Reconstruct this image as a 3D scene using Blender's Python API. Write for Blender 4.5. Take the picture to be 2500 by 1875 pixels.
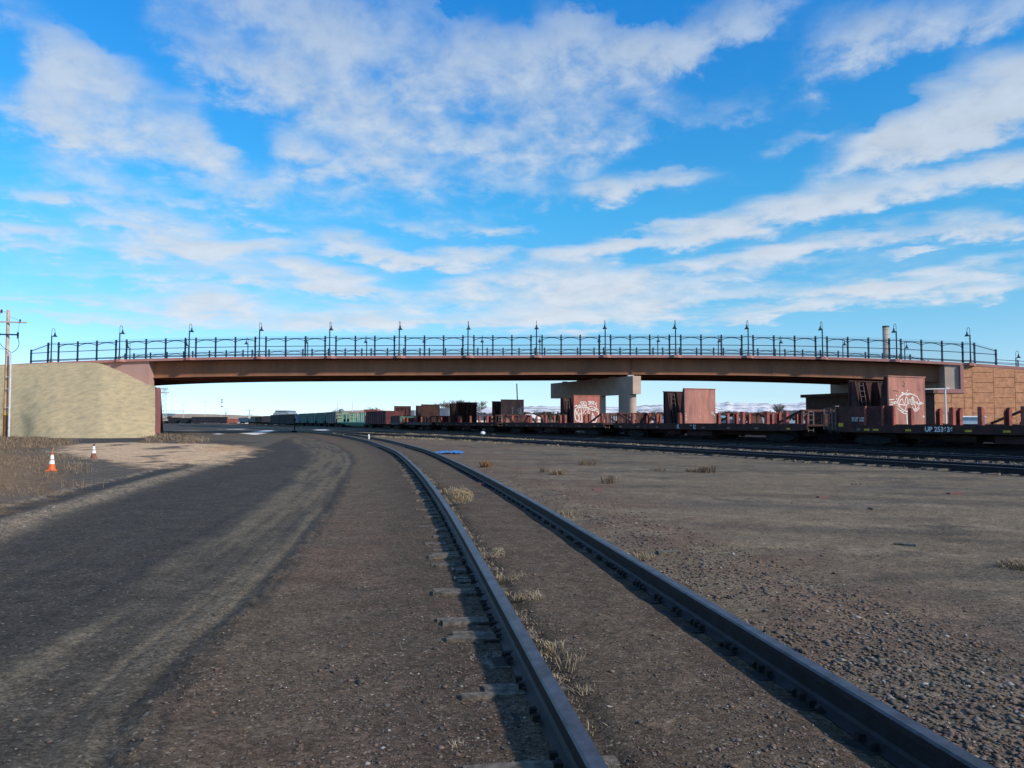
import bpy, bmesh, math, random
import numpy as np
from mathutils import Vector, Matrix
random.seed(7); RNG = np.random.default_rng(7)
for o in list(bpy.data.objects): bpy.data.objects.remove(o)
SC = bpy.context.scene; COL = SC.collection
R = math.radians

# ---------------------------------------------------------------- camera
H = 1.55                       # eye height
F = 1880.0                     # focal length in pixels of the 2500 px wide photograph
TH = math.atan(89.5/F)         # camera looks up by this angle
cam = bpy.data.objects.new('camera', bpy.data.cameras.new('camera')); COL.objects.link(cam)
cam.location = (0, 0, H); cam.rotation_euler = (math.pi/2+TH, 0, 0)
cam.data.sensor_width = 36; cam.data.lens = F/2500*36
cam.data.clip_start = .05; cam.data.clip_end = 30000
SC.camera = cam
SC.view_settings.view_transform = 'Standard'; SC.view_settings.look = 'None'
SC.view_settings.exposure = 0.0; SC.view_settings.gamma = 1.0
SC.view_settings.use_curve_mapping = False

def ray(x, y):
    u = x-1250; w = 937.5-y
    return u, F*math.cos(TH)-w*math.sin(TH), F*math.sin(TH)+w*math.cos(TH)
def at(x, y, Y):               # the real point seen at photo pixel x,y at depth Y metres
    a, b, c = ray(x, y); t = Y/b
    return Vector((a*t, Y, H+c*t))
def gp(x, y, z=0.0):           # point on the level z seen at photo pixel x,y
    a, b, c = ray(x, y); t = (z-H)/c
    return Vector((a*t, b*t, z))
def zat(y, Y): return at(1250, y, Y).z

# ---------------------------------------------------------------- sun and sky
SUN_AZ = Vector((.82, -.57)).normalized(); SUN_EL = 30
sd = Vector((SUN_AZ.x*math.cos(R(SUN_EL)), SUN_AZ.y*math.cos(R(SUN_EL)), math.sin(R(SUN_EL))))
sl = bpy.data.lights.new('sun', 'SUN'); sl.energy = 4.2; sl.angle = R(3.0); sl.color = (1, .89, .76)
so = bpy.data.objects.new('sun', sl); COL.objects.link(so)
so.rotation_euler = (-sd).to_track_quat('-Z', 'Y').to_euler()

W = bpy.data.worlds.new('World'); SC.world = W; W.use_nodes = True
W.cycles.sampling_method = 'MANUAL'; W.cycles.sample_map_resolution = 256
nt = W.node_tree; nt.nodes.clear()
class NG:
    def __init__(s, nt): s.nt = nt
    def n(s, typ, **kw):
        nd = s.nt.nodes.new(typ)
        for k, v in kw.items():
            if k.startswith('i_'):
                k2 = k[2:]
                nd.inputs[int(k2) if k2.isdigit() else k2].default_value = v
            else: setattr(nd, k, v)
        return nd
    def l(s, a, b): s.nt.links.new(a, b)
    def math(s, op, a, b=None, clamp=False):
        m = s.nt.nodes.new('ShaderNodeMath'); m.operation = op; m.use_clamp = clamp
        for i, v in enumerate((a, b)):
            if v is None: continue
            if isinstance(v, (int, float)): m.inputs[i].default_value = v
            else: s.nt.links.new(v, m.inputs[i])
        return m.outputs[0]
    def mapr(s, v, a, b, c=0., d=1., smooth=True):
        m = s.nt.nodes.new('ShaderNodeMapRange')
        if smooth: m.interpolation_type = 'SMOOTHSTEP'
        s.nt.links.new(v, m.inputs[0])
        for i, q in enumerate((a, b, c, d)): m.inputs[i+1].default_value = q
        return m.outputs[0]
    def mix(s, f, a, b, mode='MIX'):
        m = s.nt.nodes.new('ShaderNodeMix'); m.data_type = 'RGBA'; m.blend_type = mode
        for i, v in ((0, f), (6, a), (7, b)):
            if isinstance(v, (int, float)): m.inputs[i].default_value = v
            elif isinstance(v, (tuple, list)): m.inputs[i].default_value = (*v[:3], 1)
            else: s.nt.links.new(v, m.inputs[i])
        return m.outputs[2]
g = NG(nt)
sky = g.n('ShaderNodeTexSky'); sky.sky_type = 'NISHITA'; sky.sun_disc = False
sky.sun_elevation = R(SUN_EL); sky.sun_rotation = math.atan2(SUN_AZ.x, SUN_AZ.y)
sky.altitude = 1800; sky.air_density = 1.0; sky.dust_density = .3; sky.ozone_density = 2.0
tc = g.n('ShaderNodeTexCoord')
sep = g.n('ShaderNodeSeparateXYZ'); g.l(tc.outputs['Generated'], sep.inputs[0])
X_, Y_, Z_ = sep.outputs
az = g.math('ARCTAN2', X_, Y_); el = g.math('ARCSINE', Z_)
hs = g.n('ShaderNodeHueSaturation'); hs.inputs['Saturation'].default_value = 1.35
hs.inputs['Hue'].default_value = .493
g.l(sky.outputs[0], hs.inputs['Color'])
# cloud sheet coordinates (a flat layer overhead) for the texture of the clouds
zz = g.math('MAXIMUM', g.math('ADD', Z_, .055), .04)
cb = g.n('ShaderNodeCombineXYZ'); g.l(g.math('DIVIDE', X_, zz), cb.inputs[0]); g.l(g.math('DIVIDE', Y_, zz), cb.inputs[1])
mp = g.n('ShaderNodeMapping'); mp.inputs['Rotation'].default_value = (0, 0, R(30)); mp.inputs['Scale'].default_value = (.75, 1.3, 1)
g.l(cb.outputs[0], mp.inputs[0])
n1 = g.n('ShaderNodeTexNoise', i_Scale=1.7, i_Detail=8.0, i_Roughness=.58); g.l(mp.outputs[0], n1.inputs['Vector'])
n2 = g.n('ShaderNodeTexNoise', i_Scale=.9, i_Detail=5.0, i_Roughness=.5); g.l(mp.outputs[0], n2.inputs['Vector'])
lg = g.n('ShaderNodeCombineXYZ'); g.l(g.math('MULTIPLY', az, 1.6), lg.inputs[0]); g.l(g.math('MULTIPLY', g.math('LOGARITHM', g.math('MAXIMUM', g.math('ADD', el, .10), .01), 2.718), 1.25), lg.inputs[1])
m3 = g.n('ShaderNodeMapping'); m3.inputs['Rotation'].default_value = (0, 0, R(-12)); g.l(lg.outputs[0], m3.inputs[0])
n3 = g.n('ShaderNodeTexNoise', i_Scale=5.0, i_Detail=7.0, i_Roughness=.56, i_Distortion=.25); g.l(m3.outputs[0], n3.inputs['Vector'])
n4 = g.n('ShaderNodeTexNoise', i_Scale=13.0, i_Detail=6.0, i_Roughness=.58, i_Distortion=.2); g.l(m3.outputs[0], n4.inputs['Vector'])
# dome coordinates (azimuth, elevation), warped, carry the cloud banks
wa = g.math('MULTIPLY', g.math('SUBTRACT', n1.outputs[0], .5), .13)
we = g.math('MULTIPLY', g.math('MULTIPLY', g.math('SUBTRACT', n2.outputs[0], .5), .16), g.mapr(el, 0, .5, .15, 1, False))
q = g.n('ShaderNodeCombineXYZ'); g.l(g.math('ADD', az, wa), q.inputs[0]); wf = g.math('MULTIPLY', g.math('MULTIPLY', g.math('SUBTRACT', n4.outputs[0], .5), .075), g.mapr(el, 0, .5, .22, 1, False)); g.l(g.math('ADD', g.math('ADD', el, we), wf), q.inputs[1])
# cloud banks: centre x,y, half sizes, slope in degrees, thickness (read off the photograph at 2212 px)
BANKS = """420 130 480 130 -4 .30;1000 230 520 150 -4 .34;720 400 420 80 -6 .26;260 440 330 70 -8 .26;1500 200 300 60 0 .2;420 600 480 70 0 .28;1500 620 500 60 3 .25;80 60 180 50 -20 .22
140 235 150 50 -18 .8;260 200 170 60 -12 .55;140 130 110 40 -5 .35;330 290 180 60 -22 .6;420 330 90 50 -25 .5;250 390 150 35 -18 .4
130 420 120 16 0 .6;330 420 110 20 0 .4;560 165 190 45 -8 .7;760 80 220 60 10 .42;620 60 150 50 -22 .35;480 30 200 35 -15 .3;900 150 200 60 0 .4
700 260 170 60 -18 .4;1050 180 220 80 0 .36;1200 110 200 45 5 .5;1300 250 220 60 -5 .3;1000 290 250 50 -8 .35;650 350 110 35 -5 .6;520 425 90 38 5 .65
850 360 230 40 -8 .4;1470 100 170 45 8 .8;1600 60 130 50 20 .6;1250 90 150 60 0 .5;1850 110 130 38 14 .8;2050 80 180 60 12 .65;1950 30 250 40 5 .4
2150 30 100 50 0 .5;2050 260 170 60 14 1;1900 300 150 42 20 .9;2150 240 130 62 14 1;1950 350 150 26 10 .5;1700 305 90 26 10 .55;1350 395 100 26 8 .7
1430 375 80 24 0 .4;1100 395 80 30 -8 .35;1350 515 100 30 8 1;1500 490 120 29 8 1;1680 455 140 34 10 1;1850 430 130 26 9 .9;2000 412 120 26 8 .9
2160 390 110 36 9 1;1500 567 90 22 4 .85;1700 545 120 28 6 .95;1850 515 120 22 10 .85;2000 495 110 20 10 .8;2150 488 90 20 0 .85;1230 550 90 26 5 .9
1180 600 130 34 0 .95;1320 600 120 28 0 .95;1270 642 200 26 3 .85;1560 610 150 16 5 .5;1600 640 110 12 0 .5;1850 635 190 15 2 .95;2080 600 130 24 11 .85
2160 622 100 18 6 .95;1980 550 60 7 10 .6;1400 665 160 20 5 .9;1650 680 160 12 4 .75;1780 665 140 8 3 .5;1250 690 180 20 0 .9;1130 690 150 24 0 .9
60 502 90 24 -4 .65;30 540 60 11 0 .55;270 490 90 12 -5 .6;380 485 110 22 -10 .55;310 545 90 22 0 .65;430 535 140 22 -7 .8;560 535 120 16 0 .65
760 535 90 25 -4 .9;880 565 130 18 -6 .9;1020 560 90 20 2 .9;310 592 170 11 2 .6;540 600 70 23 -8 .8;690 590 100 27 -10 .9;720 625 130 18 -5 .85
100 632 170 9 0 .55;380 618 130 9 0 .5;130 680 120 13 -3 .55;460 660 130 28 0 .85;380 668 120 18 0 .65;700 695 190 24 2 .9;900 695 170 26 0 .9
960 650 110 19 5 .85;1010 620 100 25 8 .9;400 700 150 10 0 .55;550 490 90 10 -4 .4;870 495 90 12 0 .35;1100 485 95 14 2 .65;25 455 40 5 0 .35;1100 540 45 11 0 .65;210 55 110 45 0 -.7;350 140 60 40 -10 -.7;490 290 70 45 -40 -.8;500 340 60 30 -20 -.6;1000 12 80 22 0 -.7;1140 60 50 35 0 -.4;1370 22 130 24 0 -.8;1570 165 130 40 10 -.6;1490 300 160 40 0 -.6;570 300 50 35 -30 -.6;1250 470 150 28 0 -.6;1930 185 150 26 15 -.7;15 130 40 60 0 -.7;960 240 80 25 0 -.4;740 230 60 20 0 -.3"""
acc = None
for s in BANKS.replace('\n', ';').split(';'):
    cx, cy, rx, ry, an, st = map(float, s.split())
    a0, b0, c0 = ray(cx*1.1302, cy*1.1302); azc = math.atan2(a0, b0); elc = math.atan2(c0, math.hypot(a0, b0))
    k = 1.1302/F*math.cos(azc)**.9
    m = g.n('ShaderNodeMapping'); m.vector_type = 'TEXTURE'
    m.inputs['Location'].default_value = (azc, elc, 0); m.inputs['Rotation'].default_value = (0, 0, R(an)); m.inputs['Scale'].default_value = (rx*k*1.25, ry*k*1.3, 1)
    if acc is None: g.l(q.outputs[0], m.inputs[0])
    else:   # chained on the running sum so the shader compiler evaluates one bank after another
        ch = g.n('ShaderNodeVectorMath', operation='MULTIPLY_ADD'); g.l(acc, ch.inputs[0]); ch.inputs[1].default_value = (1e-7, 1e-7, 0); g.l(q.outputs[0], ch.inputs[2]); g.l(ch.outputs[0], m.inputs[0])
    ln = g.n('ShaderNodeVectorMath', operation='LENGTH'); g.l(m.outputs[0], ln.inputs[0])
    v = g.mapr(ln.outputs['Value'], 1.30, .05, 0, st)
    if acc is None: acc = v
    else:
        # soft union: a + b - a*b
        acc = g.math('SUBTRACT', g.math('ADD', acc, v), g.math('MULTIPLY', acc, v))
# the rest of the dome (outside the view) has broken cloud of the same kind
side = g.mapr(g.math('ABSOLUTE', az), .66, .85)
top = g.mapr(el, .50, .62)
rest = g.math('MULTIPLY', g.math('MAXIMUM', side, top), g.mapr(n2.outputs[0], .42, .66, 0, .9))
dens = g.math('MAXIMUM', acc, rest)
tex = g.math('ADD', g.math('MULTIPLY', g.math('SUBTRACT', n4.outputs[0], .5), 1.25), g.math('MULTIPLY', g.math('SUBTRACT', n3.outputs[0], .5), 1.5))
d2 = g.math('ADD', dens, g.math('MULTIPLY', tex, g.mapr(dens, 0, .35, .2, 1, False)))
alpha = g.mapr(d2, -.02, 1.06, 0, .90)
low = g.mapr(el, .03, .55)          # clouds seen high up are thinner and greyer
shade = g.mapr(n4.outputs[0], .3, .7, .90, 1.06, False)
ccol = g.mix(low, (7.3, 7.8, 8.6), (5.2, 6.2, 7.4))
cm = g.n('ShaderNodeVectorMath', operation='SCALE'); g.l(ccol, cm.inputs[0]); g.l(shade, cm.inputs['Scale'])
gr = g.n('ShaderNodeValToRGB'); cr = gr.color_ramp; g.l(g.math('DIVIDE', el, .6), gr.inputs[0])
STOPS = [(0, (.95, 1.25, 2.05)), (2.0, (1.1, 1.27, 1.64)), (3.5, (1.32, 1.34, 1.5)), (7.8, (1.50, 1.66, 1.58)), (15.2, (1.42, 2.12, 2.03)), (28, (1.3, 2.2, 2.6))]
cr.elements[0].position = 0; cr.elements[0].color = (*STOPS[0][1], 1)
cr.elements[1].position = R(STOPS[-1][0])/.6; cr.elements[1].color = (*STOPS[-1][1], 1)
for d_, c_ in STOPS[1:-1]:
    e_ = cr.elements.new(R(d_)/.6); e_.color = (*c_, 1)
gt = gr.outputs[0]
skyc = g.mix(1.0, hs.outputs[0], gt, 'MULTIPLY')
fin = g.mix(g.math('MULTIPLY', g.math('MULTIPLY', alpha, g.mapr(el, .30, .52, 1, .80)), g.mapr(el, .015, .10, .25, 1)), skyc, cm.outputs[0])
bg = g.n('ShaderNodeBackground'); bg.inputs['Strength'].default_value = .10; g.l(fin, bg.inputs[0])
wo = g.n('ShaderNodeOutputWorld'); g.l(bg.outputs[0], wo.inputs[0])

# ---------------------------------------------------------------- materials
MATS = {}
def mat(name, c, rough=.85, var=.25, scale=3., bump=0., bscale=None, metal=0., c2=None, streak=None, spec=.3, det=6., lo=.35, hi=.65):
    if name in MATS: return MATS[name]
    m = bpy.data.materials.new(name); m.use_nodes = True; MATS[name] = m
    t = m.node_tree; b = t.nodes['Principled BSDF']; G = NG(t)
    b.inputs['Roughness'].default_value = rough; b.inputs['Metallic'].default_value = metal
    b.inputs['Specular IOR Level'].default_value = spec
    geo = G.n('ShaderNodeNewGeometry'); vec = geo.outputs['Position']
    if streak:
        mm = G.n('ShaderNodeMapping'); mm.inputs['Scale'].default_value = streak; G.l(vec, mm.inputs[0]); vec = mm.outputs[0]
    nz = G.n('ShaderNodeTexNoise', i_Scale=scale, i_Detail=det, i_Roughness=.62); G.l(vec, nz.inputs['Vector'])
    f = G.mapr(nz.outputs[0], lo, hi, 0, 1, False)
    c2 = c2 or tuple(v*(1-var*1.4) for v in c); c1 = tuple(min(1, v*(1+var*.5)) for v in c)
    G.l(G.mix(f, c2, c1), b.inputs['Base Color'])
    if bump:
        nb = G.n('ShaderNodeTexNoise', i_Scale=bscale or scale*4, i_Detail=5., i_Roughness=.6); G.l(geo.outputs['Position'], nb.inputs['Vector'])
        bp = G.n('ShaderNodeBump'); bp.inputs['Strength'].default_value = 1; bp.inputs['Distance'].default_value = bump
        G.l(nb.outputs[0], bp.inputs['Height']); G.l(bp.outputs[0], b.inputs['Normal'])
    return m

M_rail = mat('rail_steel', (.024, .024, .031), .6, .35, 8, .002, 60, .3, c2=(.018, .014, .014))
M_railtop = mat('rail_head_steel', (.085, .085, .105), .42, .3, 9, 0, None, .5, c2=(.045, .04, .045))
M_dark = mat('dark_iron', (.02, .018, .017), .8, .4, 10)
M_tie = mat('weathered_tie', (.15, .128, .102), .95, .5, 6, .006, 40, streak=(3, 3, 3))
M_redconc = mat('red_concrete', (.40, .19, .17), .85, .12, .8, .004, 6)
M_mauve = mat('mauve_concrete', (.43, .27, .235), .85, .08, .5)
M_beige = mat('beige_concrete', (.42, .33, .27), .85, .10, .7, .003, 8)
M_pier = mat('pier_concrete', (.50, .37, .295), .85, .12, .6, .003, 8)
M_girder = mat('weathering_steel', (.33, .145, .080), .8, .22, .35, 0, None, 0, c2=(.22, .105, .062), streak=(1, 1, .35))
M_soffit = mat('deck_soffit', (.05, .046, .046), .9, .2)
M_block = mat('brick_coloured_block', (.58, .285, .155), .95, .3, 2.2, .05, 9, c2=(.44, .21, .115))
M_lamp = mat('dark_green_paint', (.018, .040, .048), .45, .2)
M_fence = mat('dark_teal_paint', (.012, .040, .075), .5, .2)
M_straw = mat('straw_blanket', (.49, .375, .20), .95, .28, 1.6, .05, 9, streak=(1., .6, 1.5), c2=(.37, .295, .17), lo=.3, hi=.62, det=12.)
M_tierust = mat('freight_brown', (.105, .036, .030), .8, .35, 1.3, 0, None, 0, c2=(.045, .020, .018))
M_sill = mat('freight_brown_dark', (.065, .025, .021), .8, .4, 2.0, c2=(.033, .016, .014))
M_stake = mat('stake_red', (.33, .085, .062), .7, .3, 3, c2=(.17, .05, .038))
M_plate = mat('faded_red_plate', (.42, .18, .135), .75, .22, 2.2, c2=(.26, .125, .10), streak=(1, 1, .3), det=9.)
M_plate2 = mat('red_plate', (.40, .13, .10), .75, .2, 2.2, c2=(.25, .095, .075), streak=(1, 1, .3), det=9.)
M_darkplate = mat('dark_brown_plate', (.055, .026, .022), .85, .3, 1.2)
M_under = mat('underframe_black', (.018, .016, .016), .85, .4, 4)
M_white = mat('white_paint', (.78, .76, .72), .6, .06)
M_graf = mat('graffiti_white', (.80, .76, .70), .7, .15, 8)
M_grafdk = mat('graffiti_black', (.03, .028, .03), .8, .2)
M_yellow = mat('yellow_reflector', (.62, .40, .03), .5, .2, 6)
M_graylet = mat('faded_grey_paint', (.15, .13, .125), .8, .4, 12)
M_dkface = mat('abutment_brown_shaded', (.13, .075, .06), .9, .2, 1.5)  # brown paint, with the shade under the bridge darkened into the colour
M_green = mat('green_freight', (.06, .15, .13), .7, .3, .8, c2=(.035, .085, .08), streak=(1, 1, .4))
M_mint = mat('mint_paint', (.14, .42, .33), .6, .2, 2)
M_ggrey = mat('grey_green_freight', (.15, .165, .15), .75, .3, .9)
M_black = mat('black_freight', (.022, .024, .03), .75, .3, 1)
M_greyfr = mat('blue_grey_freight', (.17, .22, .27), .7, .2, 1)
M_orangefr = mat('orange_brown_freight', (.30, .12, .075), .75, .3, 1)
M_redfr = mat('red_freight', (.38, .12, .09), .7, .25, 1.2)
M_cone = mat('cone_orange', (.80, .16, .035), .5, .15, 12)
M_conedirty = mat('cone_dirty', (.24, .10, .07), .8, .3, 12)
M_reflect = mat('cone_white', (.82, .82, .80), .5, .08, 12)
M_wood = mat('pole_wood', (.62, .37, .19), .9, .35, 3, .01, 30, streak=(6, 6, .6), c2=(.34, .18, .09))
M_woodgrey = mat('pole_wood_grey', (.62, .46, .38), .9, .3, 3, streak=(6, 6, .6))
M_galv = mat('galvanised', (.62, .63, .64), .6, .15, 6)
M_wire = mat('wire', (.05, .05, .05), .6)
M_grass = mat('dry_grass', (.36, .295, .19), .9, .4, 5, c2=(.20, .155, .10))
M_grassbr = mat('brown_grass', (.24, .175, .115), .95, .4, 1.5, c2=(.13, .095, .065))
M_bark = mat('bare_bark', (.14, .11, .09), .95, .3, 3)
M_everg = mat('evergreen', (.03, .045, .03), .95, .4, 3)
M_roofdk = mat('dark_roof', (.075, .075, .085), .85, .2, 2)
M_bluew = mat('blue_wall', (.12, .28, .42), .7, .1, 2)
M_greyblue = mat('grey_blue_wall', (.30, .38, .45), .7, .1, 2)
M_teal = mat('teal_roof', (.20, .36, .38), .6, .1, 2)
M_cream = mat('cream_wall', (.68, .63, .52), .8, .08, 2)
M_barn = mat('barn_brown', (.16, .075, .07), .85, .2, 2)
M_glass = mat('window_dark', (.03, .04, .05), .2, .1)
M_corr = mat('corrugated_grey', (.24, .29, .33), .6, .12, 1)
M_stack = mat('stack_concrete', (.44, .38, .31), .85, .15, .4)
M_tanhill = mat('dry_hillside', (.42, .29, .19), .95, .25, .04, 0, None, c2=(.30, .21, .13))
M_snow = mat('snow', (.80, .82, .86), .7, .06, 3, .01, 8)
M_tarp = mat('blue_tarp', (.05, .20, .50), .5, .4, 10)
M_stone = mat('white_stone', (.6, .56, .5), .9, .2, 10)

# ---------------------------------------------------------------- mesh building
class MB:
    def __init__(s): s.v = []; s.f = []; s.mi = []; s.sm = []
    def add(s, vs, fs, mi=0, smooth=False):
        o = len(s.v); s.v += [tuple(p) for p in vs]
        for f in fs: s.f.append(tuple(i+o for i in f)); s.mi.append(mi); s.sm.append(smooth)
        return s
    def box(s, x0, x1, y0, y1, z0, z1, mi=0):
        vs = [(x, y, z) for z in (z0, z1) for y in (y0, y1) for x in (x0, x1)]
        return s.add(vs, [(0, 2, 3, 1), (4, 5, 7, 6), (0, 1, 5, 4), (2, 6, 7, 3), (0, 4, 6, 2), (1, 3, 7, 5)], mi)
    def bar(s, p, q, w, h=None, mi=0, up=(0, 0, 1)):
        p = Vector(p); q = Vector(q); h = h or w; d = (q-p).normalized(); u = Vector(up)
        if abs(d.dot(u)) > .98: u = Vector((0, 1, 0))
        r = d.cross(u).normalized(); u = r.cross(d)
        vs = [c+r*a*w/2+u*b*h/2 for c in (p, q) for a, b in ((-1, -1), (1, -1), (1, 1), (-1, 1))]
        return s.add(vs, [(0, 1, 2, 3), (7, 6, 5, 4), (0, 4, 5, 1), (1, 5, 6, 2), (2, 6, 7, 3), (3, 7, 4, 0)], mi)
    def tube(s, pts, r, n=8, mi=0, smooth=True, cap=True):
        pts = [Vector(p) for p in pts]; rs = r if isinstance(r, (list, tuple)) else [r]*len(pts)
        vs = []; pr = None
        for i, p in enumerate(pts):
            d = (pts[min(i+1, len(pts)-1)]-pts[max(i-1, 0)]).normalized()
            if pr is None: a = d.cross(Vector((0, 0, 1)) if abs(d.z) < .9 else Vector((1, 0, 0))).normalized()
            else: a = (pr-d*pr.dot(d)).normalized()
            pr = a; b = d.cross(a)
            vs += [p+(a*math.cos(2*math.pi*k/n)+b*math.sin(2*math.pi*k/n))*rs[i] for k in range(n)]
        fs = [(i*n+k, i*n+(k+1) % n, (i+1)*n+(k+1) % n, (i+1)*n+k) for i in range(len(pts)-1) for k in range(n)]
        s.add(vs, fs, mi, smooth)
        if cap: s.add([vs[k] for k in range(n)], [tuple(range(n))[::-1]], mi); s.add(vs[-n:], [tuple(range(n))], mi)
        return s
    def lathe(s, prof, n=16, c=(0, 0, 0), mi=0, smooth=True):
        vs = [(c[0]+r*math.cos(2*math.pi*k/n), c[1]+r*math.sin(2*math.pi*k/n), c[2]+z) for r, z in prof for k in range(n)]
        fs = [(i*n+k, i*n+(k+1) % n, (i+1)*n+(k+1) % n, (i+1)*n+k) for i in range(len(prof)-1) for k in range(n)]
        return s.add(vs, fs, mi, smooth)
    def sweep(s, prof, path, mi=0, closed=True, caps=True, mis=None):
        # prof: [(side, up)], path: list of (pos, side vector); up is +z
        n = len(prof); vs = []
        for p, sv in path:
            p = Vector(p); sv = Vector(sv)
            vs += [p+sv*a+Vector((0, 0, b)) for a, b in prof]
        m = n if closed else n-1
        for i in range(len(path)-1):
            pass
        o = len(s.v); s.v += [tuple(v) for v in vs]
        for i in range(len(path)-1):
            for k in range(m):
                s.f.append((o+i*n+k, o+i*n+(k+1) % n, o+(i+1)*n+(k+1) % n, o+(i+1)*n+k)); s.mi.append(mis[k] if mis else mi); s.sm.append(False)
        if caps and closed:
            s.f.append(tuple(o+k for k in range(n))[::-1]); s.mi.append(mi); s.sm.append(False)
            e = o+(len(path)-1)*n; s.f.append(tuple(e+k for k in range(n))); s.mi.append(mi); s.sm.append(False)
        return s
    def build(s, name, mats, parent=None, fix=True):
        me = bpy.data.meshes.new(name); me.from_pydata(s.v, [], s.f)
        for m in (mats if isinstance(mats, (list, tuple)) else [mats]): me.materials.append(m)
        me.polygons.foreach_set('material_index', s.mi); me.polygons.foreach_set('use_smooth', s.sm)
        if fix:
            bm = bmesh.new(); bm.from_mesh(me); bmesh.ops.recalc_face_normals(bm, faces=bm.faces); bm.to_mesh(me); bm.free()
        me.update()
        o = bpy.data.objects.new(name, me); COL.objects.link(o)
        if parent: o.parent = parent
        return o
def tag(o, label=None, cat=None, group=None, kind=None):
    if label: o['label'] = label
    if cat: o['category'] = cat
    if group: o['group'] = group
    if kind: o['kind'] = kind
    return o
def empty(name, loc=(0, 0, 0), rz=0, label=None, cat=None, group=None):
    o = bpy.data.objects.new(name, None); COL.objects.link(o); o.location = loc; o.rotation_euler = (0, 0, rz)
    return tag(o, label, cat, group)
def kids(o): return [c for c in bpy.data.objects if c.parent == o]
def copy_tree(o, parent=None, ch=None):
    ch = ch or {}
    c = o.copy(); COL.objects.link(c); c.parent = parent
    for k in kids(o): copy_tree(k, c)
    return c
ORD = ['first', 'second', 'third', 'fourth', 'fifth', 'sixth', 'seventh', 'eighth', 'ninth', 'tenth', 'eleventh', 'twelfth', 'thirteenth', 'fourteenth', 'fifteenth', 'sixteenth', 'seventeenth', 'eighteenth']
def textmesh(name, body, size, parent, mat_, M):
    cu = bpy.data.curves.new(name, 'FONT'); cu.body = body; cu.size = size; cu.extrude = .002; cu.offset = .007*size/.25
    t = bpy.data.objects.new(name, cu); COL.objects.link(t)
    bpy.context.view_layer.update(); dg = bpy.context.evaluated_depsgraph_get()
    me = bpy.data.meshes.new_from_object(t.evaluated_get(dg)); bpy.data.objects.remove(t)
    me.transform(M); me.materials.clear(); me.materials.append(mat_)
    o = bpy.data.objects.new(name, me); COL.objects.link(o); o.parent = parent
    return o

# ---------------------------------------------------------------- noise for terrain
def vnoise(x, y, seed=0):
    xi = np.floor(x).astype(np.int64); yi = np.floor(y).astype(np.int64); xf = x-xi; yf = y-yi
    u = xf*xf*(3-2*xf); v = yf*yf*(3-2*yf)
    def h(a, b):
        n = (a*374761393+b*668265263+seed*1274126177) & 0xffffffff
        n = ((n ^ (n >> 13))*1274126177) & 0xffffffff
        return ((n ^ (n >> 16)) & 0xffff)/65535.
    return (h(xi, yi)*(1-u)+h(xi+1, yi)*u)*(1-v)+(h(xi, yi+1)*(1-u)+h(xi+1, yi+1)*u)*v
def fbm(x, y, o=4, seed=0):
    s = 0; a = .5; t = 0
    for i in range(o): s = s+a*vnoise(x*2**i, y*2**i, seed+i); t += a; a *= .55
    return s/t
def sst(a, b, x):
    t = np.clip((x-a)/(b-a), 0, 1); return t*t*(3-2*t)
def sdpoly(px, py, P):        # signed distance to polygon, negative inside
    P = np.array(P); d = np.full(px.shape, 1e18); ins = np.zeros(px.shape, bool)
    for (ax, ay), (bx, by) in zip(P, np.roll(P, -1, 0)):
        ex, ey = bx-ax, by-ay; t = np.clip(((px-ax)*ex+(py-ay)*ey)/(ex*ex+ey*ey+1e-12), 0, 1)
        d = np.minimum(d, (px-ax-t*ex)**2+(py-ay-t*ey)**2)
        c = (ay <= py) != (by <= py)
        with np.errstate(divide='ignore', invalid='ignore'): xi = ax+(py-ay)/(by-ay if by != ay else 1e-9)*ex
        ins ^= c & (px < xi)
    d = np.sqrt(d); return np.where(ins, -d, d)
def sdline(px, py, P):        # signed distance to polyline (+ on its right), and arc length
    P = np.array(P); d = np.full(px.shape, 1e18); sg = np.zeros(px.shape); al = np.zeros(px.shape); s0 = 0
    for (ax, ay), (bx, by) in zip(P[:-1], P[1:]):
        ex, ey = bx-ax, by-ay; L = math.hypot(ex, ey); t = np.clip(((px-ax)*ex+(py-ay)*ey)/(L*L), 0, 1)
        q = (px-ax-t*ex)**2+(py-ay-t*ey)**2; m = q < d
        d = np.where(m, q, d); sg = np.where(m, np.sign((px-ax)*ey-(py-ay)*ex), sg); al = np.where(m, s0+t*L, al); s0 += L
    return np.sqrt(d)*sg, al
def G2(pts): return [tuple(gp(x, y))[:2] for x, y in pts]

# ---------------------------------------------------------------- track geometry
def smoothpath(P, step=.5, it=60):
    P = [Vector(p) for p in P]; out = []
    for i in range(len(P)-1):
        L = (P[i+1]-P[i]).length; n = max(1, int(L/step))
        for k in range(n): out.append(P[i].lerp(P[i+1], k/n))
    out.append(P[-1])
    for _ in range(it):
        out = [out[0]]+[(out[i-1]+out[i]*2+out[i+1])/4 for i in range(1, len(out)-1)]+[out[-1]]
    return out
LR = [(.66, .9), (.355, 3.10), (.25, 3.86), (.08, 4.95), (-.225, 6.98), (-.6, 9.77), (-1.25, 13.86), (-2.58, 21.65), (-5.25, 35.4), (-9.98, 53.8), (-16.85, 76.0), (-25.4, 97.5), (-36, 120.4), (-50, 149), (-68, 180), (-96, 222)]
def offset_path(P, d):
    out = []
    for i, p in enumerate(P):
        t = (P[min(i+1, len(P)-1)]-P[max(i-1, 0)]).normalized(); out.append(p+Vector((t.y, -t.x))*d)
    return out
left_rail = smoothpath([Vector(p) for p in LR], .5, 80)
curve_c = offset_path(left_rail, .755)
D = Vector((-.419, .908)).normalized(); N = Vector((.908, .419)).normalized()
T0 = Vector((17.44, 44.0))               # joint of the near freight cars, on their near side
ANG = math.atan2(D.y, D.x)
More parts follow.
